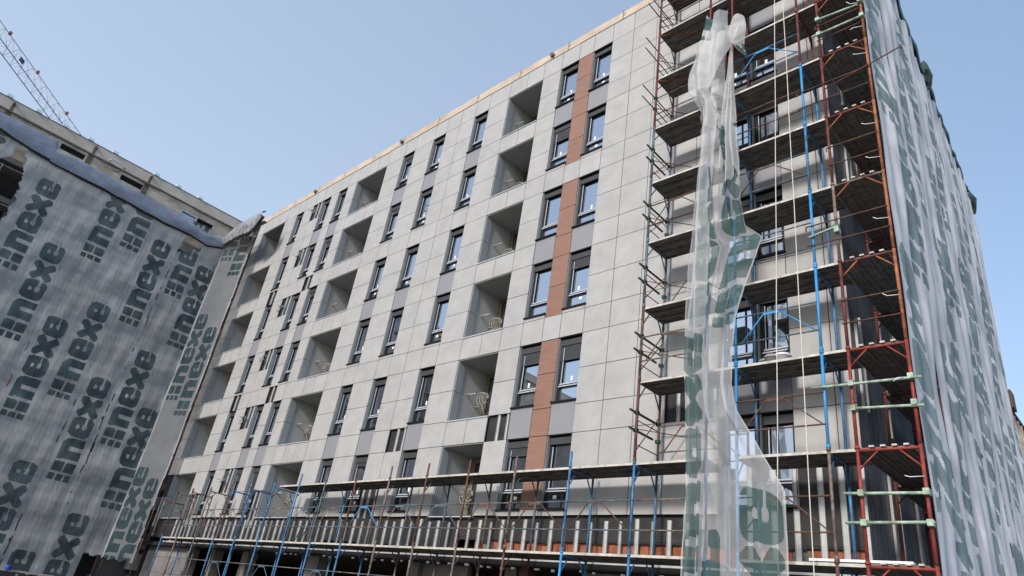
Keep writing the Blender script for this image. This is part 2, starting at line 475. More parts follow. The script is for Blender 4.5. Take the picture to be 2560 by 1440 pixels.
# rail that carries the studs, white boxes below stand in for light through the deck gap
rl = MB(); rl.box(1.5, XR, 0.02, 0.09, 3.50, 3.56, 'galv'); rl.build("stud_rail", bld)
clip = MB(); clip.box(-.05, .05, -.03, .02, -.025, .025, 'sticker')
c0 = None
for n_, x in enumerate(np.arange(12.0, 32.4, 0.42)):
    if rng.rand() < .3: continue
    if c0 is None: c0 = clip.build("gap_light_patch", bld, origin=(0, 0, 0)); o = c0
    else:
        o = c0.copy(); COL.objects.link(o); o.parent = bld
    o.location = (x + rng.uniform(-.1, .1), -0.02, 3.30 + rng.uniform(-.02, .02)); o.scale = (rng.uniform(.5, 1.5), 1, rng.uniform(.7, 1.2))

# orange clay blocks under the membrane
bk = MB()
x = 22.4
while x < 32.4:
    w = rng.uniform(.3, .42)
    if rng.rand() < .1: bk.box(x, x + w, .16, .4, 3.56, 4.2, 'concrete')
    else: bk.box(x, x + w - .012, .16 + rng.uniform(0, .02), .4, 3.56, 4.2, 'brick')
    x += w
bk.build("clay_block_wall", bld)

# slab edge and ground floor
gf = MB()
gf.box(XL, XR, -0.02, 0.5, 3.34, 3.49, 'dark')
gf.box(XL, XR, 0.5, 12, 3.40, 3.55, 'dark')
gf.box(XL, 22.3, 0.42, 0.7, 3.55, 4.3, 'dark')
gf.box(-2.4, XR, 6, 6.2, 0, 3.4, 'dark')
gf.build("ground_floor_slab", bld)
for x0, x1, m in [(14.0, 14.75, 'concrete'), (19.6, 20.1, 'concrete'), (9.2, 9.7, 'concrete'), (6.4, 6.75, 'concrete'), (4.0, 4.4, 'concrete'), (23.6, 24.0, 'concrete'), (24.1, 24.35, 'brickred')]:
    p = MB(); p.box(x0, x1, .25, .65, 0, 3.34, m); p.build("column", bld)
for a in [(26.2, 32.5, .3, .5, 0, 2.95, 'brickred'), (26.2, 32.5, .28, .5, 2.95, 3.34, 'concrete'), (19.9, 22.0, .45, .6, 0, 3.34, 'unfin'), (-.7, 4.0, .35, .5, 0, 3.34, 'unfin')]:
    gw = MB(); gw.box(*a); gw.build("ground_floor_wall", bld)


# building mass, end wall, roof and parapet
KEND = 0.0556
mass = MB()
def endx(y): return XR - KEND * y
def prism_end(mb, y0, y1, z0, z1, m, t=0.05, off=0.0):
    mb.face([(endx(y0) + off, y0, z0), (endx(y1) + off, y1, z0), (endx(y1) + off, y1, z1), (endx(y0) + off, y0, z1)], m)
mass.box(-2.3, 31.6, 1.42, 16, 3.6, 22.0, 'dark')
mass.box(XL, 31.6, 0.3, 1.42, 22.0, 22.06, 'dark')
mass.build("core", bld)
ew = MB()
ew.face([(XR, 0.0, 0), (endx(17), 17, 0), (endx(17), 17, 22.3), (XR, 0.0, 22.3)], 'foil')
ew.face([(31.6, 17, 0), (31.6, 17, 22.3), (endx(17), 17, 22.3), (endx(17), 17, 0)], 'memb')
ew.build("end_wall", bld)
for i in range(26):
    y = rng.uniform(.25, 6) if i > 8 else .25 + i * .35
    z0 = rng.choice([0, 3.6, 6.7, 9.6, 12.5, 15.4]); z1 = z0 + rng.uniform(1.5, 2.9)
    s = MB(); s.box(endx(y) + .01, endx(y) + .06, y, y + rng.uniform(.05, .1), z0, z1, 'galv'); s.build("end_wall_stud", bld)
par = MB()
xs_ = [XL - 1.6] + list(np.arange(0.4, 32, 2.55)) + [XR]
for a, b in zip(xs_[:-1], xs_[1:]):
    dz = rng.uniform(-.02, .02); par.box(a + .004, b - .004, 0.10 + rng.uniform(-.006, .006), 0.35, 22.30, 22.65 + dz, 'parapet')
    if rng.rand() < .5: par.box(a + .3, a + rng.uniform(.6, 1.8), .12, .3, 22.65 + dz, 22.68 + dz, 'stain')
x = XL - 1.6
par.box(XL, XR, 0.03, 0.35, 22.10, 22.30, 'parapet')
par.build("parapet", bld)
pj = MB()
for x in np.arange(0.4, 32, 2.55): pj.box(x, x + .03, 0.022, 0.028, 22.10, 22.62, 'stain')
pj.box(XL, XR, -0.012, 0.30, 22.075, 22.10, 'darkline')
pj.build("parapet_joint", bld)
for x in (5.3, 13.05, 22.6):
    s = MB(); s.tube([(x, -.10, 22.30), (x, 0.1, 22.32)], .09, 'stain', 9); s.box(x - .16, x + .0, 0.0, .03, 22.13, 22.52, 'parapet'); s.build("roof_spout", bld)
rf = MB(); rf.box(-2.3, 31.6, 0.35, 17, 22.3, 22.34, 'roof'); rf.build("roof", bld)

# windows -----------------------------------------------------------
YW = 0.20
def make_window(x0, x1, k, drop, sticker, opened=False):
    zt, zb = T(k), T(k) - 1.96
    w = x1 - x0
    f = MB()
    # reveals
    f.box(x0 + .002, x0 + .014, 0.032, YW + .1, zb, zt, 'reveal'); f.box(x1 - .012, x1 - .002, 0.032, YW + .1, zb, zt, 'frame')
    f.box(x0, x1, 0.03, YW + .1, zt - .015, zt + .0, 'frame')
    # outer frame
    f.box(x0 + .014, x0 + .10, YW - .05, YW + .06, zb, zt - .02, 'frame'); f.box(x1 - .085, x1 - .012, YW - .05, YW + .06, zb, zt - .02, 'frame')
    f.box(x0 + .1, x1 - .085, YW - .05, YW + .06, zb, zb + .07, 'frame')
    f.box(x0 + .014, x1 - .012, YW - .06, YW + .06, zt - .06, zt - .02, 'frame')
    zr = zb + .52
    f.box(x0 + .10, x1 - .085, YW - .05, YW + .05, zr - .02, zr + .06, 'frame')
    f.box(x0 + .014, x1 - .012, YW + .12, YW + .14, zb, zt, 'dark')
    win = f.build("window", bld)
    s = MB(); s.box(x0 - .015, x1 + .015, -0.055, YW - .05, zb - .035, zb + .0, 'frame'); s.tube([(x1 + .005, -.055, zb - .02), (x1 + .005, -.01, zb - .01)], .03, 'frame'); s.build("sill", win)
    b = MB(); b.box(x0 + .03, x1 - .02, YW - .10, YW - .052, zt - .24, zt - .06, 'shutterbox'); b.build("shutter_box", win)
    r = MB()
    r.box(x0 + .10, x1 - .085, YW - .075, YW - .052, zr + .015, zr + .05, 'framelight')
    r.box(x0 + .135, x0 + .155, YW - .075, YW - .05, zr + .06, zt - .3, 'framelight')
    r.box(x0 + .07, x1 - .10, YW - .085, YW - .052, zr - .05, zr - .02, 'framelight')
    r.build("sash", win)
    p = MB()
    a = rng.uniform(-.006, .006)
    p.face([(x0 + .17, YW, zr + .06), (x1 - .085, YW + a, zr + .06), (x1 - .085, YW + a, zt - .2), (x0 + .17, YW, zt - .2)], 'glass')
    a = rng.uniform(-.006, .006)
    p.face([(x0 + .10, YW, zb + .07), (x1 - .085, YW + a, zb + .07), (x1 - .085, YW + a, zr - .02), (x0 + .10, YW, zr - .02)], 'glass')
    p.build("pane", win)
    if drop > 0:
        sh = MB()
        z = zt - .24
        while z > zt - .24 - drop:
            sh.box(x0 + .05, x1 - .04, YW - .072, YW - .055, z - .042, z - .006, 'shutter'); z -= .045
        sh.box(x0 + .05, x1 - .04, YW - .066, YW - .060, zt - .24 - drop, zt - .24, 'frame')
        sh.box(x0 + .05, x1 - .04, YW - .078, YW - .054, zt - .24 - drop - .04, zt - .24 - drop, 'shutterbox')
        sh.build("roller_shutter", win)
    if sticker & 1:
        q = MB(); xx = x0 + .17 + .32 * w * rng.uniform(.5, 1.3); q.box(xx, xx + .07, YW - .012, YW - .006, zr + .12, zr + .26, 'sticker'); q.build("sticker", win)
    if sticker & 2:
        q = MB(); xx = x0 + .14 + .3 * w * rng.uniform(.4, 1.2); q.box(xx, xx + .11, YW - .012, YW - .006, zr - .22, zr - .13, 'sticker'); q.build("sticker", win)
    return win
DROP = {(6, 5): .42, (7, 3): .30, (6, 2): .34, (7, 2): .42, (6, 1): .2, (3, 6): .24, (3, 5): .2, (2, 5): .3, (2, 4): .2, (4, 1): .1, (1, 1): .3, (2, 1): 1.2, (8, 3): .3}
for i, (x0, x1) in enumerate(WIN):
    for k in range(1, 7):
        if i >= 8 and k < 2 and False: continue
        make_window(x0, x1, k, DROP.get((i, k), 0), int(rng.choice([0, 1, 2, 3, 3, 1])))

# loggias -----------------------------------------------------------
def make_loggia(li, k):
    x0, x1 = LOG[li]
    zt = T(k); zb = T(k) - 2.11 if k > 1 else 4.58
    D = 1.36; RV = 0.33
    m = MB()
    # cladding returns (two panels per side) and soffit panel
    zmid = T(k) - 1.06
    for xa, xb in ((x0 - .004, x0 + .022), (x1 - .022, x1 + .004)):
        m.box(xa, xb, 0.032, RV, zmid + .008, zt, 'reveal'); m.box(xa, xb, 0.032, RV, zb, zmid - .008, 'reveal')
    m.box(x0 + .0225, x1 - .0225, 0.032, RV, zt - .022, zt + .004, 'soffit')
    lg = m.build("loggia", bld)
    w = MB()
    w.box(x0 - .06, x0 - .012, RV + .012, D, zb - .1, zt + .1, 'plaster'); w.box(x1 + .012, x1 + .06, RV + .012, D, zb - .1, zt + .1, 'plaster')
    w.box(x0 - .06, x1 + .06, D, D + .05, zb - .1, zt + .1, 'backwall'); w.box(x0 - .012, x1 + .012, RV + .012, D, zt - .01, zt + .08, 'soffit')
    w.box(x0 - .012, x1 + .012, 0.3, D, zb - .12, zb - .02, 'concrete')
    w.build("loggia_wall", lg)
    s = MB(); s.box(x0 - .01, x1 + .01, -.03, .3, zb - .02, zb + .012, 'framelight'); s.box(x0, x1, -.008, .02, zb + .012, zb + .03, 'frame'); s.build("loggia_sill", lg)
    d = MB(); d.box(x0 + .25, x1 - .35, D - .06, D - .005, zb, zt - .2, 'frame'); d.face([(x0 + .33, D - .065, zb + .1), (x1 - .43, D - .065, zb + .1), (x1 - .43, D - .065, zt - .28), (x0 + .33, D - .065, zt - .28)], 'glassdark'); d.build("balcony_door", lg)
    if li > 0:
        q = MB()
        z = zb + 1.12
        q.tube([(x0 - .02, .62, z), (x0 + .45, .62, z - .02)], .028, 'pipe'); q.build("pipe_stub", lg)
        q = MB(); q.tube([(x0 - .02, 1.05, z - .28), (x0 + .28, 1.05, z - .28)], .026, 'pipe'); q.build("pipe_stub", lg)
        cx, cy, cz = x0 + .36, 1.12, z + rng.uniform(-.25, .1)
        if li == 2 or rng.rand() < .6:
            q = MB()
            cr_s = rng.uniform(.09, .15); nl = rng.randint(2, 4)
            for t in range(nl):
                pts = []
                rr = cr_s + .025 * t
                for a in np.linspace(0, 2 * math.pi * rng.uniform(.85, 1.0), 15):
                    pts.append((cx + rr * math.cos(a) * .75 - .1 * t, cy + rr * math.cos(a) * .65 + .02 * t, cz + rr * 1.5 * math.sin(a)))
                q.tube(pts, .017, 'pipe', 6)
            q.tube([(cx - .3, cy, cz - .2), (cx - .05, cy - .1, cz - .24), (cx + .1, cy, cz - .6)], .016, 'pipe', 6)
            q.build("cable_coil", lg)
    return lg
for li in range(3):
    for k in range(1, 7): make_loggia(li, k)

# pipe ends and coils poking out of the open panels beside the narrow windows
for k in range(1, 7):
    q = MB(); z = T(k) - .55
    q.tube([(6.0, .08, z), (5.95, -.38, z + .02)], .018, 'pipe', 6); q.tube([(6.05, .08, z + .03), (6.2, -.3, z - .1), (6.35, -.32, z - .14)], .02, 'pipe', 6)
    cx, cz = 6.05 + rng.uniform(-.1, .2), z + rng.uniform(-.2, .25)
    for t in range(2):
        q.tube([(cx + (.16 + .03 * t) * math.cos(a), -.12 - .05 * t + .06 * math.sin(a), cz + (.2 + .02 * t) * math.sin(a)) for a in np.linspace(rng.uniform(0, 2), rng.uniform(5, 7), 14)], .014, 'pipe', 6)
    q.build("cable_coil", bld)

# ------------------------------------------------------------------ neighbouring building on the left
XW = -2.4
nb = thing("neighbouring_building", "unfinished beige block behind grey netting, with a stained parapet and slot windows", "building", (0, 0, 0))
SL = [(-10.83, -9.63, 21.28, 21.62), (-7.70, -6.50, 21.28, 21.62), (-4.12, -3.16, 20.9, 21.38), (-3.10, -2.14, 20.9, 21.38), (-14.6, -13.5, 21.28, 21.62)]
w = MB()
w.box(-14, XW - .25, -46, 16.5, 0, 22.0, 'dark')
w.box(XW - .25, XW, -46, 1.4, 0, 19.6, 'unfin')
ys = sorted(set([-46, 1.4] + [v for s in SL for v in s[:2]]))
for a, b in zip(ys[:-1], ys[1:]):
    s = next((s for s in SL if s[0] <= (a + b) / 2 <= s[1]), None)
    if s is None: w.box(XW - .25, XW, a, b, 19.6, 21.86, 'oldwall')
    else:
        w.box(XW - .25, XW, a, b, 19.6, s[2], 'oldwall'); w.box(XW - .25, XW, a, b, s[3], 21.86, 'oldwall')
for a_, b_, c_, d_ in [(-14.2, -11.5, 17.5, 19.3), (-14.2, -11.5, 15.3, 17.2)]: w.box(XW, XW + .012, a_, b_, c_, d_, 'dark')  # near-black sheets put the shade behind the torn net onto the wall
w.build("wall", nb)
for s in SL:
    f = MB()
    lightf = s[0] == -4.12
    mm = 'framelight' if lightf else 'frame'
    f.box(XW - .12, XW + (.02 if lightf else -.06), s[0], s[1], s[3] - .06, s[3] - .002, mm); f.box(XW - .12, XW + (.02 if lightf else -.06), s[0], s[1], s[2] + .002, s[2] + .05, mm)
    f.box(XW - .12, XW + (.02 if lightf else -.06), s[0] + .002, s[0] + .05, s[2] + .05, s[3] - .06, mm); f.box(XW - .12, XW + (.02 if lightf else -.06), s[1] - .05, s[1] - .002, s[2] + .05, s[3] - .06, mm)
    wd = f.build("window", nb)
    p = MB(); p.face([(XW - .1, s[0], s[2]), (XW - .1, s[1], s[2]), (XW - .1, s[1], s[3]), (XW - .1, s[0], s[3])], 'glass' if lightf else 'dark'); p.build("pane", wd)
pp = MB(); pp.box(XW - .25, XW + .05, -46, 3, 21.86, 22.50, 'oldparapet'); pp.build("parapet", nb)
lg = MB()
y = -46
while y < 0.6:   # dark ledge line: weathering stains, with the parapet's shadow line painted in
    l = rng.uniform(.5, 1.3); lg.box(XW - .01, XW + .065 + rng.uniform(0, .02), y, min(y + l, .8), 21.80 + rng.uniform(-.04, .03), 21.875, 'stain'); y += l
lg.build("ledge", nb)
rc = MB(); rc.box(XW - 6, XW + .07, -46, 3, 22.50, 22.53, 'roof'); rc.build("roof", nb)
for y in (-16.4, -15.1, -13.72, -12.37, -11.04, -9.76, -8.44, -4.78, -3.45, -6.1):
    b = MB(); b.box(XW - .3, XW + .12, y - .15, y + .15, 22.53, 22.68, 'blockblue'); b.build("roof_block", nb)
for y in (-13.42, -9.38, -6.32):
    b = MB(); b.tube([(XW, y, 22.30), (XW + .22, y, 22.26)], .075, 'stain', 9); b.box(XW + .052, XW + .058, y - .07, y + .07, 21.88, 22.25, 'stain'); b.box(XW + .002, XW + .008, y - .16, y + .12, 20.9, 21.78, 'stain'); b.build("water_spout", nb)
b = MB(); b.obox((XW + .02, -8.55, 22.0), (XW + .5, -8.5, 21.9), .05, .05, 'framelight'); b.obox((XW + .02, -7.75, 22.0), (XW + .5, -7.75, 21.8), .05, .05, 'greyrust'); b.obox((XW + .5, -8.5, 21.9), (XW + .5, -7.75, 21.8), .05, .05, 'framelight')
b.tube([(XW + .1, -8.4, 21.6), (XW + .4, -8.2, 21.35), (XW + .3, -7.9, 21.5)], .03, 'stain'); b.build("bracket", nb)
# dark recess between the two buildings
cr = MB()
cr.box(XW, XL - .02, 0.25, 0.4, 0, 22.3, 'memb')
for i, z in enumerate(np.arange(1.2, 21, 0.95)):
    cr.box(XW + .7, XL - .05 - rng.uniform(0, .12), -.05 + rng.uniform(-.1, .1), .24, z, z + rng.uniform(.35, .75), ['memb', 'unfin', 'stain'][i % 3])
cr.build("corner_recess", nb)

# ------------------------------------------------------------------ scaffolds
def lv(i): return 3.55 + 1.885 * i
def frame_yz(par, x, z0, z1, ml, mu=None, y0=-1.2, y1=-.3, stub=0.0, gus=True):
    """portal frame in the Y-Z plane: outer and inner upright, top transom, gussets"""
    m = MB(); mu = mu or ml
    r = .029
    m.tube([(x, y0, z0 + .02), (x, y0, z1 + stub)], r, ml); m.tube([(x, y1, z0 + .02), (x, y1, z1 + stub * .4)], r, mu)
    m.tube([(x, y0, z1 - .05), (x, y1, z1 - .05)], .024, mu)
    m.tube([(x, y0, z0 + .10), (x, y0, z0 + .02)], r + .012, ml); m.tube([(x, y0, z1 - .02), (x, y0, z1 + .03)], r + .012, ml)
    if gus:
        m.tube([(x, y0, z1 - .45), (x, y0 + .26, z1 - .06)], .016, mu); m.tube([(x, y1, z1 - .45), (x, y1 - .26, z1 - .06)], .016, mu)
    return m.build("frame", par)
def deck(par, x0, x1, z, y0=-1.2, y1=-.3, m='deck', edge='deckedge', n=3, axis='x'):
    b = MB()
    wd = (y1 - y0) / n
    for i in range(n):
        a, c = y0 + i * wd + .006, y0 + (i + 1) * wd - .006
        dz = rng.uniform(-.006, .006)
        def bx(u0, u1, v0, v1, w0, w1, mm, mz=None):
            if axis == 'x': b.box(u0, u1, v0, v1, w0, w1, mm, mz)
            else: b.box(v0, v1, u0, u1, w0, w1, mm, mz)
        bx(x0, x1, a, c, z + dz - .004, z + dz, m)
        bx(x0, x1, a, a + .012, z + dz - .055, z + dz - .0042, m, edge if i == 0 and axis == 'x' else None)
        bx(x0, x1, c - .012, c, z + dz - .055, z + dz - .0042, m)
        for q in (.33, .66):
            v = a + (c - a) * q
            bx(x0 + .03, x1 - .03, v - .012, v + .012, z + dz - .022, z + dz - .0042, m)
        for u in (x0, x1 - .03): bx(u, u + .03, a + .0125, c - .0125, z + dz - .05, z + dz - .0042, m)
    return b.build("deck", par)
def guard(par, x0, x1, z, m='greyrust', mb='rust', y=-1.2, brace=True, hi=1.08, lo=.47):
    g = MB()
    g.tube([(x0, y - .02, z + lo), (x1, y - .02, z + lo)], .0165, m, 6); g.tube([(x0, y - .02, z + hi), (x1, y - .02, z + hi)], .0165, m, 6)
    if brace:
        c = (x0 + x1) / 2
        g.tube([(x0 + .15, y - .02, z + lo), (c - .24, y - .02, z + hi - .03)], .014, mb, 6); g.tube([(x1 - .05, y - .02, z + lo), (c + .10, y - .02, z + hi - .03)], .014, mb, 6)
        g.obox((c - .24, y - .02, z + hi - .03), (c + .10, y - .02, z + hi - .03), .02, .05, mb)
    return g.build("guard_frame", par)

# long low scaffold along the facade
low = thing("scaffold", "long low scaffold of blue and rusty frames standing along the foot of the clad facade", "scaffold", (16, -.75, 0))
lowx = [4.43, 5.97, 7.7, 9.4, 11.14, 12.9, 14.66, 16.3, 18.03, 19.76, 21.47, 23.17, 24.87, 26.62, 28.36]
upc = ['rust', 'rust', 'greyrust', 'greyrust', 'bluegrey', 'blue', 'blue', 'bluegrey', 'rust', 'greyrust', 'rust', 'rust', 'greyrust', 'blue', 'blue']
dnc = ['blue', 'greyrust', 'bluegrey', 'blue', 'blue', 'blue', 'blue', 'blue', 'blue', 'greyrust', 'greyrust', 'greyrust', 'rust', 'bluebright', 'blue']
tpc = ['rust', 'rust', 'rust', 'bluegrey', 'rust', 'blue', 'blue', 'greyrust', 'rust', 'rust', 'rust', 'rust', 'rust', 'blue', 'blue']
inc = ['greyrust', 'rust', 'rust', 'blue', 'blue', 'blue', 'bluegrey', 'blue', 'greyrust', 'bluegrey', 'bluegrey', 'greyrust', 'bluegrey', 'blue', 'blue']
for i, x in enumerate(lowx):
  if i < 14:
    frame_yz(low, x, lv(-2) + .22, lv(-1), dnc[i], dnc[i])
    frame_yz(low, x, lv(-1), lv(0), dnc[i], dnc[i])
    frame_yz(low, x, lv(0), lv(1), upc[i], inc[i], stub=.33 if i > 5 else .12)
    if i > 5:
        s = MB(); s.tube([(x, -1.2, lv(1) + .05), (x, -1.2, lv(1) + .36)], .026, tpc[i]); s.build("pole_end", low)
  if i:
        a, b = lowx[i - 1], x
        deck(low, a + .02, b - .02, lv(0), m='deckrust' if i % 4 == 1 else 'deck')
        if i > 6 or i == 6:
            deck(low, (13.3 if i == 6 else a + .02), b - .02, lv(1), m='deckrust' if i < 9 else 'deck')
        mm = ['greyrust', 'bluegrey', 'greyrust', 'bluegrey'][i % 4] if i < 12 else 'rust'
        guard(low, a, b, lv(0), 'bluegrey' if i % 3 else 'greyrust', 'bluebright' if i in (9,) else mm)
        if i % 2 == 0: guard(low, a, b, lv(-1), 'bluegrey', 'bluegrey', brace=True)
        else: guard(low, a, b, lv(-1), 'greyrust', 'rust', brace=False)
frame_yz(low, 3.3, lv(0), lv(1) - .3, 'greyrust', 'rust')

# tall tower scaffold at the corner
tw = thing("scaffold", "tall red and blue scaffold tower with corrugated decks at the facade's right end", "scaffold", (30.5, -.75, 0))
def colr(x, i):
    z = lv(i)
    if x < 29: return ['darkrust', 'darkrust', 'bluegrey', 'bluegrey', 'bluegrey', 'rust', 'rust', 'blue', 'blue', 'blue', 'blue', 'blue'][max(0, 8 - i)] if i <= 8 else 'darkrust'
    if x < 30.3: return 'darkrust' if i > 5 else 'blue'
    if x < 31: return 'darkrust' if i > 4 else 'bluebright'
    return {9: 'darkrust', 8: 'darkrust', 7: 'darkrust', 6: 'bluebright', 5: 'blue', 4: 'bluebright', 3: 'bluebright', 2: 'bluebright', 1: 'greyrust', 0: 'rust'}.get(i, 'rust' if i < 0 else 'darkrust')
def coli(x, i):
    if x < 29: return 'rust' if i >= 7 or i == 2 else ('bluegrey' if i > 2 else 'blue')
    return 'darkrust' if i > 6 else 'blue'
twx = [28.39, 30.08, 30.74, 32.47]
for i in range(-1, 11):
    for x in twx:
        frame_yz(tw, x, lv(i - 1) + (.3 if i == -1 else 0), lv(i), colr(x, i - 1 + 1), coli(x, i))
    mm = 'deckrust' if i > 8 else 'deck'
    if i >= 0:
        deck(tw, 28.41, 30.06, lv(i), m=mm)
        if i < 10: deck(tw, 30.76, 32.92, lv(i), m=mm)
        if i > 1 and i % 2 == 0: deck(tw, 30.10, 30.72, lv(i), m=mm)
        rc_ = 'rust' if i > 4 or i < 2 else 'bluegrey'
        guard(tw, 28.39, 30.08, lv(i), 'rust' if i > 3 else 'greyrust', 'rust', y=-.28 if i % 2 else -1.2, brace=i in (1, 2, 3, 4))
        if i < 9 and i not in (7,): guard(tw, 30.74, 32.47, lv(i), {6: 'blue', 2: 'bluegrey'}.get(i, rc_), {6: 'bluebright', 2: 'bluebright', 1: 'rust'}.get(i, 'rust'), brace=i in (0, 1, 2, 4, 6))
    # end bars on the free left side, sticking out past the uprights
    if 0 < i < 10:
        e = MB()
        z = lv(i)
        far = -1.85 if i > 5 else -1.45
        cm = 'cord' if i > 5 else 'darkgreen'
        rr = .017 if i > 5 else .028
        e.tube([(28.36, far, z + 1.13), (28.36, -.2, z + 1.13)], rr, cm, 6); e.tube([(28.36, far, z + .72), (28.36, -.5, z + .72)], rr, cm, 6)
        e.build("end_rail", tw)
        e = MB()
        e.tube([(28.39, -1.2, z + .25), (28.39, -.3, z + 1.3)], .013, 'rust', 5); e.tube([(28.37, -1.2, z + .75), (29.2, -.3, z + .75)], .012, 'rust', 5)
        e.tube([(28.39, -1.2, z + .4), (28.39, -.3, z + .4)], .013, 'rust', 5); e.tube([(28.39, -1.2, z + .95), (28.39, -.3, z + .95)], .013, 'rust', 5)
        e.build("side_brace", tw)
        if i < 7:
            e = MB()
            for zz, yy in ((1.13, -1.2), (.72, -1.2), (1.13, -.3), (.72, -.3)):
                e.box(28.33, 28.42, yy - .05, yy + .05, z + zz - .04, z + zz + .04, 'darkgreen')
            e.build("coupler", tw)
    if i in (8, 7):
        e = MB(); e.tube([(28.41, -1.18, lv(i) - .08), (30.0, -.35, lv(i) - .12)], .015, 'orange', 6); e.tube([(30.8, -.35, lv(i) - .1), (32.4, -1.18, lv(i) - .12)], .015, 'rust', 6); e.build("plan_brace", tw)

# end wall scaffold round the corner, carrying the white net
ed = thing("scaffold", "narrow red scaffold frames along the end wall, behind the white printed net", "scaffold", (33.4, 5, 0))
def frame_xz(par, y, z0, z1, ml, mr, brace=True):
    dx = -KEND * (y + 1.2)
    m = MB()
    x0, x1 = 32.95 + dx, 33.93 + dx
    m.tube([(x0, y, z0 + .02), (x0, y, z1)], .031, ml); m.tube([(x1, y, z0 + .02), (x1, y, z1)], .031, mr)
    m.tube([(x0, y, z1 - .05), (x1, y, z1 - .05)], .026, mr if y > 0 else ml)
    m.tube([(x0, y, z1 - .02), (x0, y, z1 + .03)], .044, ml)
    if brace:
        m.tube([(x0, y, z1 - .38), (x0 + .32, y, z1 - .07)], .016, mr); m.tube([(x1, y, z1 - .38), (x1 - .32, y, z1 - .07)], .016, mr)
        for q in (.2, .38, .56, .74): m.box(x0 + q, x0 + q + .08, y - .05, y + .02, z1 - .01, z1 + .02, 'deckedge')
    return m.build("frame", par)
for i in range(-1, 11):
    for j, y in enumerate((-1.2, 1.3, 3.8, 6.3, 8.8, 11.3, 13.8, 16.3)):
        if j == 0:
            ml = 'red' if i <= 2 else ('greyrust' if i == 4 else 'darkrust'); mr = 'red' if i <= 2 else 'orange'
        else: ml = mr = 'darkrust' if i > 0 else 'red'
        frame_xz(ed, y, lv(i - 1) + (.3 if i == -1 else 0), lv(i), ml, mr, brace=j < 4)
for i in range(0, 11):
    for j in range(7):
        y0 = -1.2 + 2.5 * j
        dx = -KEND * (2.5 * j + 1.2)
        if j < 7: deck(ed, y0 + .02, y0 + 2.48, lv(i), 33.0 + dx, 33.9 + dx, 'deckrust' if i not in (3, 6) else 'deck', axis='y')
for i in range(0, 9):    # thin end rails
    e = MB(); z = lv(i)
    if i > 1:
        x0 = 32.35 if i % 2 else 32.9
        e.tube([(x0, -1.24, z + .98), (33.93, -1.24, z + .98)], .014, 'rust', 6); e.tube([(x0, -1.24, z + .5), (33.93, -1.24, z + .5)], .014, 'rust', 6)
        e.tube([(x0, -1.24, z + .98), (x0, -1.24, z + .88)], .014, 'rust', 6)
    if i == 5: e.tube([(32.97, -1.27, 13.74), (34.62, -1.27, 14.10), (34.62, -1.27, 14.02)], .016, 'rust', 6)
    if i > 1: e.build("end_rail", ed)
for (a, b) in [((32.27, 6.6), (34.1, 6.57)), ((32.97, 6.13), (34.08, 6.07)), ((32.69, 4.65), (33.97, 4.63)), ((32.68, 4.17), (34.0, 4.18)), ((32.98, 16.04), (33.89, 15.93)), ((32.8, 15.54), (33.9, 15.52)), ((32.4, 9.9), (33.0, 10.0))]:
    e = MB(); e.tube([(a[0], -1.265, a[1]), (b[0], -1.265, b[1])], .026, 'palegreen', 8)
    for xx in (32.97, 33.94):
        if a[0] - .1 < xx < b[0] + .1: e.box(xx - .045, xx + .045, -1.31, -1.17, a[1] - .05, a[1] + .05, 'palegreen')
    e.build("green_tube", ed)

# scaffold behind the net of the neighbouring building
ls = thing("scaffold", "dim scaffold with plank decks standing behind the grey printed nets on the left", "scaffold", (-1.9, -8, 0))
for i in range(-1, 9):
    for j in range(0, 8):
        y = -1.55 - 2.2 * j
        m = MB()
        m.tube([(-1.38, y, lv(i - 1) + (.3 if i == -1 else 0)), (-1.38, y, lv(i))], .03, 'bluegrey' if (i + j) % 3 else 'rust', 6); m.tube([(-2.2, y, lv(i - 1) + (.3 if i == -1 else 0)), (-2.2, y, lv(i))], .03, 'rust', 6); m.tube([(-1.38, y, lv(i) - .04), (-2.2, y, lv(i) - .04)], .024, 'rust', 6)
        m.build("frame", ls)
        if j and i > -1: deck(ls, y + .02, y + 2.18, lv(i), -2.2, -1.42, 'deck', axis='y', n=2)
    if i > -1: deck(ls, -2.15, -1.22, lv(i), -1.25, -.2, 'deckrust', axis='x', n=2)
for i in range(0, 10):
    m = MB(); m.tube([(-1.3, -1.30, lv(i - 1) + .05), (-1.3, -1.30, lv(i))], .028, 'rust', 6); m.tube([(.58, -.55, lv(i - 1) + .05), (.58, -.55, lv(i))], .026, 'rust', 6); m.tube([(-1.3, -1.34, lv(i) - .1), (.58, -.55, lv(i) - .1)], .018, 'rust', 6)
    if lv(i) < 20.8: m.build("net_frame", ls)

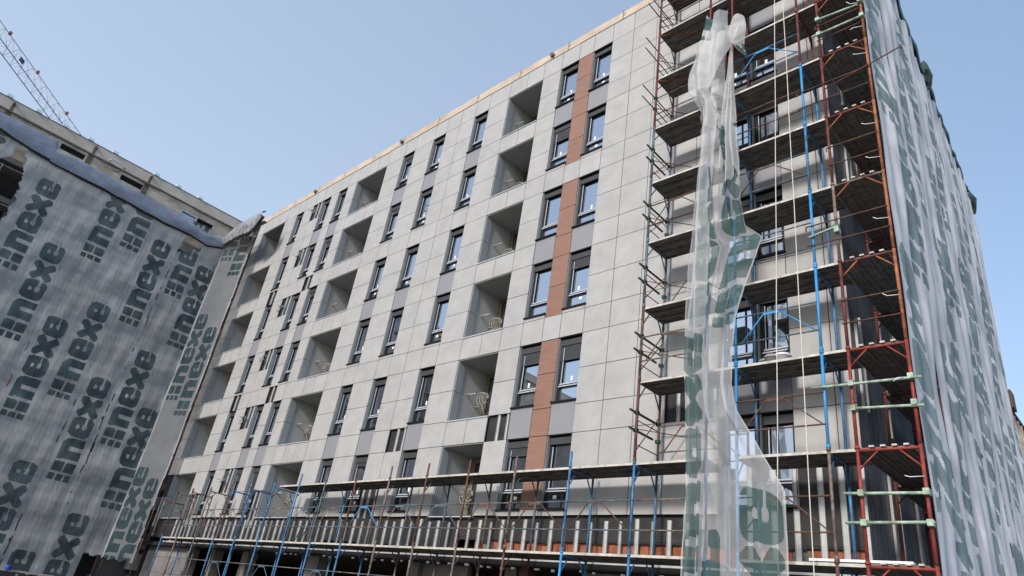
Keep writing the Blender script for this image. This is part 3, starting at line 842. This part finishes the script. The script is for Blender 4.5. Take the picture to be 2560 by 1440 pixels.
# ------------------------------------------------------------------ nets with the printed word and emblem
def rrect(x, y, x0, x1, y0, y1, r):
    cx = np.clip(x, x0 + r, x1 - r); cy = np.clip(y, y0 + r, y1 - r)
    return (x - cx) ** 2 + (y - cy) ** 2 <= r * r
def glyph_mask(a, b):
    """a along the word (0..5.05), b up the letter (0..1): emblem, n, e, x, e"""
    m = np.zeros(a.shape, bool)
    for i in range(3): m |= rrect(a, b, 0, .28, i * .36, i * .36 + .28, .05)
    for i in range(2): m |= rrect(a, b, .37, .82, i * .53, i * .53 + .46, .06)
    x = a - .98
    n = rrect(x, b, 0, .98, -.4, 1.0, .36) | ((x > -.04) & (x < .5) & (b > .78) & (b < 1.0))
    n &= ~((x > .40) & (x < .60) & (b < .64)); n &= (b > 0)
    m |= n
    for off in (2.04, 4.08):
        x = a - off
        e = rrect(x, b, 0, .97, 0, 1.0, .27)
        e &= ~rrect(x, b, .40, .58, .60, .74, .05)
        e &= ~((x > .62) & (b > .33) & (b < .41)); e &= ~rrect(x, b, .40, .66, .28, .46, .07)
        m |= e
    x = a - 3.06
    xx = (x - .48) / .5; yy = (b - .5) / .5
    m |= ((np.abs(xx - yy) < .52) | (np.abs(xx + yy) < .52)) & (np.abs(xx) < 1) & (np.abs(yy) < 1) & (np.abs(xx) + np.abs(yy) < 1.75)
    return m
def print_mask(w, z, cols, hgt=.98, ln=5.06):
    """cols: (centre, [tops]); letters lie on their side, tops towards smaller w"""
    m = np.zeros(w.shape, bool)
    for c, tops in cols:
        for t in tops:
            a = (z - (t - ln)) / ln * 5.05
            b = (c + hgt / 2 - w) / hgt
            ok = (b > 0) & (b < 1) & (a > -.1) & (a < 5.1)
            if ok.any(): m[ok] |= glyph_mask(a[ok], b[ok])
    return m
def snoise(u, v, seed, f=1.0, n=5):
    r = np.random.RandomState(seed); s = np.zeros(np.broadcast(u, v).shape)
    for i in range(n):
        k = f * (1.7 ** i); th = r.uniform(0, 6.28)
        s += np.sin(k * (u * math.cos(th) + v * math.sin(th)) + r.uniform(0, 6.28)) / (1.5 ** i)
    return s / 2.2
def net(name, U, V, pos, keep, mask, mats, label, cat="net", group=None, seam=None, parent=None):
    """U, V 1-d grids of cell corners; pos(u,v)->xyz arrays; keep/mask(u,v) at cell centres"""
    uu, vv = np.meshgrid(U, V)
    P = np.stack(pos(uu, vv), -1).reshape(-1, 3)
    uc, vc = np.meshgrid((U[:-1] + U[1:]) / 2, (V[:-1] + V[1:]) / 2)
    nx = len(U)
    ii, jj = np.meshgrid(np.arange(nx - 1), np.arange(len(V) - 1))
    a = (jj * nx + ii)
    q = np.stack([a, a + 1, a + nx + 1, a + nx], -1).reshape(-1, 4)
    kp = keep(uc, vc).ravel() if keep else np.ones(len(q), bool)
    mi = np.zeros(len(q), int)
    if seam is not None: mi[seam(uc, vc).ravel()] = 2
    if mask is not None:
        mk = mask(uc, vc).ravel(); mi[mk] = 1
    q = q[kp]; mi = mi[kp]
    used = np.unique(q); remap = np.zeros(len(P), int); remap[used] = np.arange(len(used))
    P = P[used]; q = remap[q]
    o = P.mean(0); o[2] = P[:, 2].min()
    me = bpy.data.meshes.new(name)
    me.from_pydata((P - o).tolist(), [], q.tolist())
    for m in mats: me.materials.append(M[m])
    me.polygons.foreach_set("material_index", mi.tolist())
    me.polygons.foreach_set("use_smooth", [True] * len(q))
    me.update()
    ob = bpy.data.objects.new(name, me); COL.objects.link(ob); ob.location = o
    if parent: ob.parent = parent; ob.location = Vector(o) - Vector(parent.get('_w', (0, 0, 0)))
    elif label: tag(ob, label, cat, group)
    return ob

XN = -1.3
LCOLS = [(-14.9, [17.5, 9.0]), (-13.4, [20.9, 12.4, 3.9]), (-11.95, [15.2, 6.9]), (-10.45, [18.92, 10.7, 2.3]), (-9.0, [15.87, 7.4]), (-7.45, [20.9, 12.49, 4.2]), (-6.0, [22.3, 13.95, 5.8]), (-4.55, [18.53, 10.38, 2.21]), (-3.05, [20.86, 12.47, 4.11]), (-1.88, [18.25, 9.68])]
HOLE = [(-20, 18.3), (-13.0, 18.7), (-12.4, 19.15), (-12.38, 19.85), (-12.05, 19.9), (-11.84, 19.2), (-11.66, 18.4), (-11.42, 17.2), (-11.40, 16.0), (-11.9, 14.6), (-20, 13.0)]
def inpoly(x, y, P):
    c = np.zeros(x.shape, bool); n = len(P)
    for i in range(n):
        (x0, y0), (x1, y1) = P[i], P[(i + 1) % n]
        t = ((y0 > y) != (y1 > y)) & (x < (x1 - x0) * (y - y0) / (y1 - y0 + 1e-9) + x0)
        c ^= t
    return c
def lkeep(u, v):
    k = np.ones(u.shape, bool)
    k &= ~inpoly(u + .10 * snoise(u, v, 3, 5), v + .08 * snoise(u, v, 4, 5), HOLE)
    k &= ~inpoly(u + .08 * snoise(u, v, 5, 6), v, [(-3.55, 19.6), (-2.5, 19.6), (-2.6, 19.2), (-3.1, 18.75), (-3.75, 18.35)])
    # slits along the seams
    d = np.abs(u - (-3.78 + .05 * np.sin(v * 2))); k &= ~((d < .035 * np.clip(snoise(v, v * 0, 6, 1.1) + .35, 0, 2)) & (v > 3) & (v < 18.4))
    d = np.abs(u - (-5.28 + .05 * np.sin(v * 1.7))); k &= ~((d < .03 * np.clip(snoise(v, v * 0, 8, 1.3) + .1, 0, 2)) & (v < 12.5))
    zb = np.where(u < -2.25, 1.3, np.where(u < -1.42, 2.5, 2.45)) + .05 * np.sin(u * 11)
    k &= v > zb
    return k
def lpos(u, v):
    sway = .07 * snoise(u, v, 21, .5) + .016 * snoise(u * 2.5, v * .5, 24, 2.4) + .035 * np.sin(v * 2 * math.pi / 1.885) + .03 * snoise(u, v, 22, 2.2)
    return XN + .0 * u + sway, u + .02 * snoise(u, v, 23, 1), v
def lseam(c):
    def f(u, v):
        s = np.abs(u - (c + .04 * np.sin(v * 1.3))) < .09
        for cc, _t in LCOLS: s |= np.abs(u - (cc + .66 + .03 * np.sin(v * .9 + cc))) < .028
        s |= np.abs((v - 3.55) / 1.885 - np.round((v - 3.55) / 1.885)) < .012
        return s
    return f
strips = [(-17.6, -12.7, "leftmost grey printed net, torn away above the scaffold at the photo's left edge"), (-12.7, -8.22, "grey printed net beside the torn opening, hanging under the tarpaulin's left half"),
          (-8.22, -5.28, "grey printed net in the middle of the left building, between two seams"), (-5.28, -3.78, "narrow grey printed net left of the long dark slit"), (-3.78, -1.42, "grey printed net with a ragged hole below the tarpaulin, next to the inside corner")]
for a, b, lab in strips:
    net("safety_net", np.linspace(a, b, int((b - a) / .05) + 1), np.arange(1.2, 20.6, .05), lpos, lkeep, lambda u, v: print_mask(u, v, LCOLS), ['netL', 'printL', 'netseam'], lab, group="printed nets on the left building", seam=lseam(b - .05))
SCOLS = [(.52, [15.4, 6.82, 23.95]), (1.45, [14.6, 6.28, 22.95])]
SA, SB, SLEN = np.array([-1.3, -1.42]), np.array([.66, -.60]), 2.125
def skeep(u, v):
    return (v > 2.45 + .05 * np.sin(u * 9)) & (u < 2.08 + .04 * snoise(v, v * 0, 41, 2) - .08 * (v < 5))
def spos(u, v):
    o = .03 * snoise(u, v, 42, .8) + .03 * np.sin(u * 3.2)
    x = SA[0] + (SB[0] - SA[0]) * u / SLEN + .39 * o; y = SA[1] + (SB[1] - SA[1]) * u / SLEN - .92 * o
    return x, y, v
net("safety_net", np.arange(0, 2.2, .035), np.arange(2.3, 20.6, .05), spos, skeep,
    lambda u, v: print_mask(u, v, SCOLS, hgt=.78), ['netS', 'printS', 'netseam'], "pale printed net strip turned across the inside corner beside the clad facade", group="printed nets on the left building", seam=lambda u, v: (u < .10) | (u > 1.99))

# white net on the end wall scaffold
EC = [(-.55, [9.6, 18.2]), (.95, [14.6, 5.9, 22.6]), (2.4, [17.4, 8.7]), (3.9, [12.6, 21.2, 4.0]), (5.4, [16.0, 7.4]), (6.9, [19.5, 11.0]), (8.4, [14.3, 5.8]), (9.9, [17.6, 9.0]), (11.4, [12.2, 20.8]), (12.9, [16.2, 7.6]), (14.4, [19.2, 10.7]), (15.9, [14.2, 5.4])]
def epos(u, v):
    y = -1.2 + u
    f = .06 * np.sin(u * 7 + .5 * np.sin(v * .6)) + .05 * snoise(u, v * .25, 51, 3.0) + .05 * snoise(u, v, 52, .5)
    grow = np.clip(u / .5, .15, 1)
    bulge = .05 * np.sin(v * math.pi / 1.885) * np.exp(-u / 1.2)
    return 33.99 - KEND * u + f * grow, y + bulge, v
def ekeep(u, v):
    top = 21.75 + .15 * snoise(u, u * 0, 53, 1.5)
    k = v < top
    k &= ~((np.abs(u - (9.2 + .12 * np.sin(v * .9))) < .05 * np.clip(snoise(v, v * 0, 54, .9) + .4, 0, 2)))
    k &= ~((np.abs(u - (13.0 + .1 * np.sin(v * 1.1))) < .06 * np.clip(snoise(v, v * 0, 55, .9) + .3, 0, 2)))
    return k
for a, b, lab in [(0, 4.5, "white printed net hanging at the corner of the end wall, nearest the red uprights"), (4.5, 9.2, "white printed net in the middle of the end wall, left of its long dark seam"), (9.2, 13.0, "white printed net past the first dark seam of the end wall"), (13.0, 18.0, "farthest white printed net at the back edge of the end wall")]:
    net("safety_net", np.linspace(a, b, int((b - a) / (.025 if a < 4 else .05)) + 1), np.arange(1.0, 22.1, .03 if a < 4 else .05), epos, ekeep, lambda u, v: print_mask(u - 1.2 + .05 * snoise(u * 2, v, 57, 2.2), v + .15 * np.sin(u * 7 + .5 * np.sin(v * .6)) + .10 * snoise(u * 4, v, 58, 1.5), EC, hgt=1.06), ['netR', 'printR'], lab, group="printed nets on the end wall")

# loose net hanging in front of the tower
hn = thing("safety_net", "torn white net with green print hanging loose in folds from the scaffold tower", "net", (30.5, -1.5, 1.0))
LP = [(18.0, 30.30, 30.80), (17.5, 30.16, 30.74), (16.6, 29.98, 30.68), (15.7, 29.79, 30.66), (14.9, 29.79, 30.72), (14.35, 30.02, 30.70), (13.9, 30.05, 30.86), (12.4, 29.99, 31.02), (11.2, 29.95, 31.06), (10.5, 29.93, 31.16), (10.05, 29.92, 31.56), (9.6, 29.90, 31.36), (9.0, 29.89, 31.08), (8.33, 29.88, 30.88), (7.5, 29.87, 30.80), (6.82, 29.87, 30.79), (6.25, 29.88, 30.90), (5.6, 29.87, 31.28), (4.80, 29.86, 31.72), (4.65, 29.86, 31.80), (3.2, 29.82, 31.80), (1.0, 29.78, 31.82)]
_z = np.array([p[0] for p in LP])[::-1]; _a = np.array([p[1] for p in LP])[::-1]; _b = np.array([p[2] for p in LP])[::-1]
def hpos(u, v):
    xl = np.interp(v, _z, _a); xr = np.interp(v, _z, _b)
    w = xr - xl
    tight = np.clip(1.9 - w, .25, 1.1)
    up = np.clip((v - 12.6) / 2, 0, 1)                      # the upper part is bundled and crumpled, the lower part hangs
    uw = u + (.088 - .03 * up) * np.sin(u * 17 + .30 * v + .9 * np.sin(v * .5)) * tight * np.sin(np.pi * np.clip(u, 0, 1)) ** .5
    x = xl + w * uw
    x = x + .025 * snoise(u * 3, v, 61, 1.2) + up * .022 * snoise(u * 4, v * 1.6, 68, 1.2)
    r1 = 1 - np.abs(snoise(u * 5 + .25 * v, v * (.35 + .9 * up), 62, 1.2)) * 1.6
    r2 = 1 - np.abs(snoise(u * 5 - v * .6, v * .9, 69, 1.3)) * 1.6
    y = -1.50 - .12 * tight * np.sin(u * 15 + .25 * v + np.sin(v * .7)) - .07 * r1 - up * .10 * r2 - .10 * np.sin(u * 3.14)
    return x, y, v
HC = [(.62, [20.5, 12.4, 7.9 - 3.9]), (2.35, [13.35, 4.68])]
def hmask(u, v):
    return print_mask(u * 3.0, v + .12 * snoise(u * 3, v, 63, 1.5), HC, hgt=1.15, ln=5.2)
net("hanging_sheet", np.linspace(0, 1, 201), np.arange(1.0, 17.75, .022), hpos, lambda u, v: ~((v > 15.9) & (v < 16.15) & (np.abs(u - .55) < .05)) & (v < 17.35 + .25 * u + .12 * np.sin(u * 9)), hmask, ['netH', 'printH', 'hemH'], None, parent=hn,
    seam=lambda u, v: (u > .985) | (u < .012) | ((v > 14.6)))
# second, narrower fold lying over the first
def hpos2(u, v):
    xl = np.interp(v, _z, _a) + .08; x = xl + .42 * u + .05 * snoise(v * .5, u * 2, 66, 1.2) + .06 * np.sin(v * .5)
    y = -1.74 - .10 * np.sin(u * 9 + .3 * v) - .05 * snoise(u * 4, v * .6, 67, 1)
    return x, y, v
net("fold", np.linspace(0, 1, 61), np.arange(1.0, 16.9, .03), hpos2, lambda u, v: (u < .95 + .05 * np.sin(v * 2)) & (u < (17.3 - v) * 1.5), lambda u, v: print_mask(u * 1.0 - .1, v, [(.3, [8.0, 24])], hgt=.9, ln=5.2) & (v < 7.9), ['netH', 'printH', 'hemH'], None, parent=hn, seam=lambda u, v: (u > .93) | (u < .04) | (v > 13.5))
# upper flap thrown over the deck edge and the drooping tail
def hpos3(u, v):     # v: distance hanging below the thrown-over edge
    x = 30.14 + 1.06 * u + .05 * np.sin(v * 5) * u + .05 * snoise(u * 3, v, 73, 1.5)
    y = -1.46 - .13 * np.sin(u * 9 + v * 2.0) - .20 * np.clip(v, 0, .3) - .05 * snoise(u * 5, v * 2, 74, 1.4)
    return x, y, 17.62 - .46 * u + .05 * np.sin(u * 10) - v
net("top_flap", np.linspace(0, 1, 91), np.arange(0, 1.35, .02), hpos3, lambda u, v: v < .62 + .18 * np.sin(u * 8 + .6) + .55 * np.clip((u - .55) / .4, 0, 1), lambda u, v: (snoise(u * 3, v, 71, 1.6) > .12), ['hemH', 'printH'], None, parent=hn)
def hpos5(u, v):     # right-hand drape, gathered to a point under the deck
    s = np.clip((16.2 - v) / 3.4, 0, 1)
    xr = 30.93 + .10 * s; w = .04 + .42 * s ** .8
    x = xr - w * (1 - u) + .02 * np.sin(v * 3 + u * 4) * s
    y = -1.62 - .10 * s * np.sin(u * 19 + .4 * v) - .05 * snoise(u * 4, v * .8, 76, 1.0)
    return x, y, v
net("side_drape", np.linspace(0, 1, 61), np.arange(11.6, 16.2, .03), hpos5, lambda u, v: v > 11.9 + .25 * np.sin(u * 10), lambda u, v: (v < 13.3 + .2 * np.sin(u * 8)) & (snoise(u * 3, v, 77, 1.3) > -.15), ['hemH', 'printH'], None, parent=hn)
def hpos4(u, v):   # waist knot drape
    x = np.interp(v, _z, _a) + .02 + (.62 + .3 * (v - 14.6)) * u; y = -1.78 - .16 * np.sin(u * 3.1) - .08 * np.sin(u * 13 + v * 3)
    return x, y, v + .22 * np.sin(u * 3.1) * -1
net("waist_drape", np.linspace(0, 1, 51), np.arange(14.5, 16.6, .03), hpos4, lambda u, v: v > 14.75 + .25 * u, None, ['hemH'], None, parent=hn)
for z in (16.0, 15.2, 14.35, 12.3, 11.4, 9.9, 8.2, 6.6, 4.9, 3.2):
    zt = MB(); zt.tube([(33.93, -1.24, z), (33.75, -1.34, z - .03), (33.68, -1.36, z + rng.uniform(-.12, .1))], .008, 'sticker', 5); zt.build("zip_tie", ed)


# ------------------------------------------------------------------ tarpaulins
def sheet(name, top, bot, axis, base, mats, label, thick, seed, n=9):
    """crumpled tarpaulin between polylines top/bot [(w,z)], hung in plane axis at base"""
    tw_, tz = np.array(top).T; bw, bz = np.array(bot).T
    W = np.linspace(max(tw_[0], bw[0]), min(tw_[-1], bw[-1]), int(abs(tw_[-1] - tw_[0]) / .06) + 2)
    S = np.linspace(0, 1, n * 3)
    def pos(u, s):
        z = np.interp(u, bw, bz) * (1 - s) + np.interp(u, tw_, tz) * s + .05 * snoise(u, s, seed, 3) * np.sin(s * 3.14) + .03 * snoise(u, s * 0, seed + 5, 6)
        o = base + thick * (np.sin(s * math.pi) ** .6) * (1 + .35 * snoise(u, s * 1.5, seed + 1, .9)) + .022 * snoise(u * 1.2 + s * 2.2, s * 2, seed + 2, 2.0)
        return (o, u, z) if axis == 'x' else (u, -o, z)
    return net(name, W, S, pos, None, (lambda u, s: s < .10) if len(mats) > 1 else None, mats, label, "tarpaulin")
sheet("tarpaulin", [(-18, 21.15), (-13.7, 20.99), (-11.1, 21.04), (-10.95, 20.7)], [(-18, 20.2), (-13.3, 20.06), (-11.3, 19.75), (-10.95, 19.75)], 'x', XN + .06, ['tarp', 'cord'], "flat grey-blue tarpaulin strip at the left edge below the stained parapet", .06, 81)
sheet("tarpaulin", [(-11.0, 20.5), (-10.4, 20.55), (-9.4, 20.62), (-7.7, 20.5), (-5.5, 20.5), (-3.6, 20.3), (-2.6, 20.1), (-1.5, 20.35)], [(-11.0, 19.7), (-9.4, 19.63), (-7.4, 19.58), (-5.1, 19.45), (-3.4, 19.5), (-2.4, 19.35), (-1.5, 19.7)], 'x', XN + .10, ['tarp', 'cord'], "long sagging grey-blue tarpaulin along the top of the left nets, with a black hem", .10, 91)
sheet("tarpaulin", [(-1.6, 20.5), (-.3, 20.95), (1.2, 21.0), (2.4, 20.95), (3.4, 20.75)], [(-1.6, 19.75), (-.3, 19.85), (1.2, 19.75), (2.2, 19.55), (2.8, 19.8), (3.4, 20.3)], 'y', 1.50, ['tarpdark', 'cord'], "crumpled grey tarpaulin bundled over the inside corner between the two buildings", .22, 101)
q = MB()
for a, b in [((-.6, -1.25, 21.05), (2.3, -1.2, 21.0)), ((.2, -.9, 20.95), (2.0, -.85, 20.93))]: q.obox(a, b, .22, .05, 'plank')
tag(q.build("plank_stack", origin=(1.5, -.9, 20.8)), "grey boards lying across the scaffold top above the crumpled corner tarpaulin", "boards")

# dark bundles and hem on the top edge of the end wall net
def bundle(y, z, s, lab, hz=1.0):
    me = MB()
    r = np.random.RandomState(int(y * 10)); x = 34.0 - KEND * (y + 1.2)
    n1, n2 = 9, 7
    for i in range(n2 + 1):
        for j in range(n1):
            t = math.pi * i / n2; a = 2 * math.pi * j / n1; rr = s * r.uniform(.75, 1.15)
            me.v.append((x + .55 * rr * math.sin(t) * math.cos(a), y + rr * 1.1 * math.sin(t) * math.sin(a), z + hz * rr * math.cos(t) - .2 * s * math.sin(a * 2)))
    for i in range(n2):
        for j in range(n1):
            j2 = (j + 1) % n1
            me.f.append((i * n1 + j, i * n1 + j2, (i + 1) * n1 + j2, (i + 1) * n1 + j)); me.m.append(me.mi('tarpgreen')); me.sm.append(False)
    tag(me.build("tarp_bundle", origin=(x, y, z - s)), lab, "bundle")
bundle(8.3, 21.95, .42, "dark bundle of sheeting tied near the upper end of the white net's top edge", 1.3)
bundle(16.4, 21.45, .52, "dark bundle of sheeting at the far upper corner of the white net", .9)
hm = MB()
pts = []
for i, y in enumerate(np.arange(-1.2, 17.2, .35)):
    pts.append((33.99 - KEND * (y + 1.2) + .03 * math.sin(i * 1.7), y, 21.95 + .12 * math.sin(i * .9) + .06 * rng.uniform(-1, 1)))
hm.tube(pts, .075, 'tealnet', 7)
pts2 = [(p[0] - .02, p[1], p[2] - .16) for p in pts]
hm.tube(pts2, .05, 'cord', 6)
tag(hm.build("net_hem", origin=(33.6, 8, 21.9)), "rolled teal hem with black cord along the top of the white end wall net", "hem")

# ------------------------------------------------------------------ ropes, planks, small site things
def rope(pts, lab):
    m = MB(); m.tube(pts, .0095, 'rope', 6); tag(m.build("rope", origin=pts[-1]), lab, "rope", "ropes hanging down the tower")
def ropeline(a, b, n, seed):
    r = np.random.RandomState(seed); out = []
    for i in range(n + 1):
        t = i / n; w = .004 * math.sin(i * 1.3 + seed) * (0 if i in (0, n) else 1)
        out.append((a[0] + (b[0] - a[0]) * t + w, a[1] + (b[1] - a[1]) * t, a[2] + (b[2] - a[2]) * t))
    return out
rope(ropeline((32.17, -1.42, 22.2), (31.50, -1.42, 1.0), 26, 1), "pale rope hanging straight down the tower, the one nearer the loose net")
rope(ropeline((32.25, -1.42, 22.2), (32.16, -1.42, 1.0), 26, 2), "thin pale rope hanging close beside the blue uprights, right of two")
def plank(x0, x1, y, z, ang, lab, m='plank', w=.2, t=.04):
    b = MB(); b.obox((x0, y, z), (x1, y + ang, z), w, t, m)
    tag(b.build("loose_plank", origin=((x0 + x1) / 2, y, z - t / 2)), lab, "plank", "loose boards lying on the decks")
plank(29.0, 29.95, -.5, lv(5) + .03, -.1, "loose board on the tower's left deck, level with the topmost print of the loose net")
plank(28.95, 29.95, -.55, lv(4) + .03, -.05, "loose board on the tower's left deck beside the loose net's upper print")
plank(29.05, 29.95, -.6, lv(2) + .03, -.1, "loose board on the tower's left deck beside the loose net's narrow waist")
plank(29.1, 29.98, -.5, lv(1) + .03, -.05, "wide loose board left of the loose net, just above the long low scaffold", w=.24)
plank(31.7, 32.9, -.9, lv(2) + .03, .02, "white-edged board on the tower deck behind the blue uprights", 'deckedge')
plank(31.6, 32.9, -.7, lv(1) + .03, .03, "grey board on the tower deck right of the two ropes", 'deckedge')
plank(32.0, 33.6, -1.1, lv(0) + .04, .0, "pale board across the lowest deck below the green tubes", 'sticker', .12)
plank(30.9, 31.2, -1.0, lv(5) + .03, .3, "short dark board on the middle tower deck", 'stain')
lad = MB()
for s in (0, .34): lad.tube([(14.95 + s, -1.0, lv(0)), (15.25 + s, -.55, lv(1) + .1)], .018, 'darkgreen', 6)
for t in np.linspace(.1, .95, 7): lad.tube([(14.95 + .3 * t, -1.0 + .45 * t, lv(0) + 1.98 * t), (15.29 + .3 * t, -1.0 + .45 * t, lv(0) + 1.98 * t)], .012, 'darkgreen', 6)
tag(lad.build("ladder", origin=(15.1, -.9, lv(0))), "dark ladder leaning between the two decks of the low scaffold at the deck's left end", "ladder")
def tub(x, y, z, r, h, m, lab):
    b = MB(); b.tube([(x, y, z), (x, y, z + h * .9), (x, y, z + h * .9), (x, y, z + h)], r, m, 12)
    b.tube([(x, y, z + h * .86), (x, y, z + h * .93)], r * 1.08, m, 12)
    tag(b.build("bucket", origin=(x, y, z)), lab, "bucket", "buckets on the tower deck")
tub(31.05, -.42, lv(2) + .005, .15, .36, 'pipe', "grey bucket standing on the tower deck before the dark window, left of three")
tub(31.22, -.5, lv(2) + .005, .16, .40, 'pipe', "taller grey bucket standing on the tower deck between two others")
tub(31.42, -.45, lv(2) + .005, .17, .42, 'whitetub', "white bucket standing on the tower deck beside the clad wall")
# foreground scraps at the foot of the left nets
b = MB(); b.obox((-.9, -9, 1.24), (-.9, -3.2, 1.36), .08, .07, 'cream'); 
for y in np.arange(-8.8, -3, 1.4): b.obox((-.9, y, 0), (-.9, y, 1.24), .08, .08, 'cream')
tag(b.build("railing", origin=(-.9, -6, 0)), "cream site railing at the foot of the grey nets", "railing")
b = MB(); b.tube([(-.9, -5.02, 1.34), (-.9, -5.02, 1.38), (-.9, -5.02, 1.47), (-.9, -5.02, 1.52)], .13, 'bluetub', 12)
tag(b.build("bucket", origin=(-.9, -5.02, 1.34)), "blue bucket on the cream railing in the lower left corner", "bucket")
b = MB()
for i in range(26):
    y0 = -2.3 + .085 * i; b.face([(-.72 + (.03 if i % 2 else 0), y0, 0), (-.72 + (0 if i % 2 else .03), y0 + .085, 0), (-.72 + (0 if i % 2 else .03), y0 + .085, 1.45 + .05 * math.sin(i)), (-.72 + (.03 if i % 2 else 0), y0, 1.45 + .05 * math.sin(i))], 'hoard')
tag(b.build("sheet_fence", origin=(-.72, -1.2, 0)), "dark red corrugated sheet fence below the corner net", "fence")
b = MB(); b.box(-2.3, -1.9, -2.35, -1.45, 0, 2.5, 'dark'); tag(b.build("doorway", nb), None, None)

# far brown building past the end wall
fb = thing("far_building", "brown ribbed building showing past the back edge of the white netted end wall", "building", (31, 30, 0))
b = MB(); b.box(24, 31.75, 25.0, 40, 0, 15.0, 'brownwall'); b.build("wall", fb)
b = MB()
for i in range(18): b.box(31.0, 31.9, 25.0 + i * .8, 25.12 + i * .8, 0, 14.9, 'oldwall')
b.build("ribs", fb)
b = MB(); b.box(31.2, 32.05, 24.8, 25.6, 15.0, 15.9, 'stain'); b.build("roof_box", fb)
b = MB(); b.box(24, 31.9, 24.9, 40, 15.0, 15.12, 'brickred'); b.build("roof", fb)

# ------------------------------------------------------------------ tower crane in the distance
cr = thing("tower_crane", "lattice jib of a tower crane rising against the sky behind the left building", "crane", (-90, 11, 0))
jd = Vector((-.749, .663, 0)); jn = Vector((-.663, -.749, 0))
B1 = Vector((-59.7, -18.0, 60.0)); 
L0, L1, st = -30, 30, 1.75
def jp(s, side):   # side 0,1 bottom chords, 2 top chord
    p = B1 + jd * s
    if side == 0: return p
    if side == 1: return p + jn * 1.54
    return p + jn * .77 + Vector((0, 0, 2.3))
for side, m, r in ((0, 'craned', .06), (1, 'craned', .06), (2, 'cranel', .055)):
    b = MB(); b.tube([jp(L0, side), jp(L1, side)], r, m, 6); b.build("jib_chord", cr)
b = MB()
s = L0; k = 0
while s < L1 - .1:
    b.tube([jp(s, 0), jp(s + st / 2, 2)], .026, 'cranel', 4); b.tube([jp(s + st / 2, 2), jp(s + st, 0)], .021, 'cranel', 4)
    b.tube([jp(s, 1), jp(s + st / 2, 2)], .026, 'craner' if k % 2 else 'cranel', 4); b.tube([jp(s + st / 2, 2), jp(s + st, 1)], .021, 'cranel', 4)
    b.tube([jp(s, 0), jp(s, 1)], .025, 'cranel', 4); b.tube([jp(s, 0), jp(s + st, 1)], .018, 'cranel', 4)
    s += st; k += 1
b.build("jib_lattice", cr)
for s in (-20, -12.5, 1.6, 8.6, 17.1):
    b = MB(); p = jp(s, 2); b.box(p.x - .18, p.x + .18, p.y - .18, p.y + .18, p.z - .05, p.z + .4, 'craner'); b.build("jib_joint", cr)
b = MB(); p = jp(5.3, 2) + Vector((0, 0, -.9)); b.obox(p - jd * .45, p + jd * .45, .1, .6, 'sign'); b.build("sign_plate", cr)
b = MB()
mx, my = -85.0, 4.4
for dx in (-.8, .8):
    for dy in (-.8, .8): b.tube([(mx + dx, my + dy, 0), (mx + dx, my + dy, 61)], .09, 'cranel', 6)
for i in range(30):
    z = i * 2.0
    b.tube([(mx - .8, my - .8, z), (mx + .8, my - .8, z + 2)], .04, 'cranel', 4); b.tube([(mx + .8, my - .8, z), (mx + .8, my + .8, z + 2)], .04, 'cranel', 4)
    b.tube([(mx + .8, my + .8, z), (mx - .8, my + .8, z + 2)], .04, 'cranel', 4); b.tube([(mx - .8, my + .8, z), (mx - .8, my - .8, z + 2)], .04, 'cranel', 4)
b.build("mast", cr)

for o in list(bpy.data.objects):
    if '_w' in o: del o['_w']
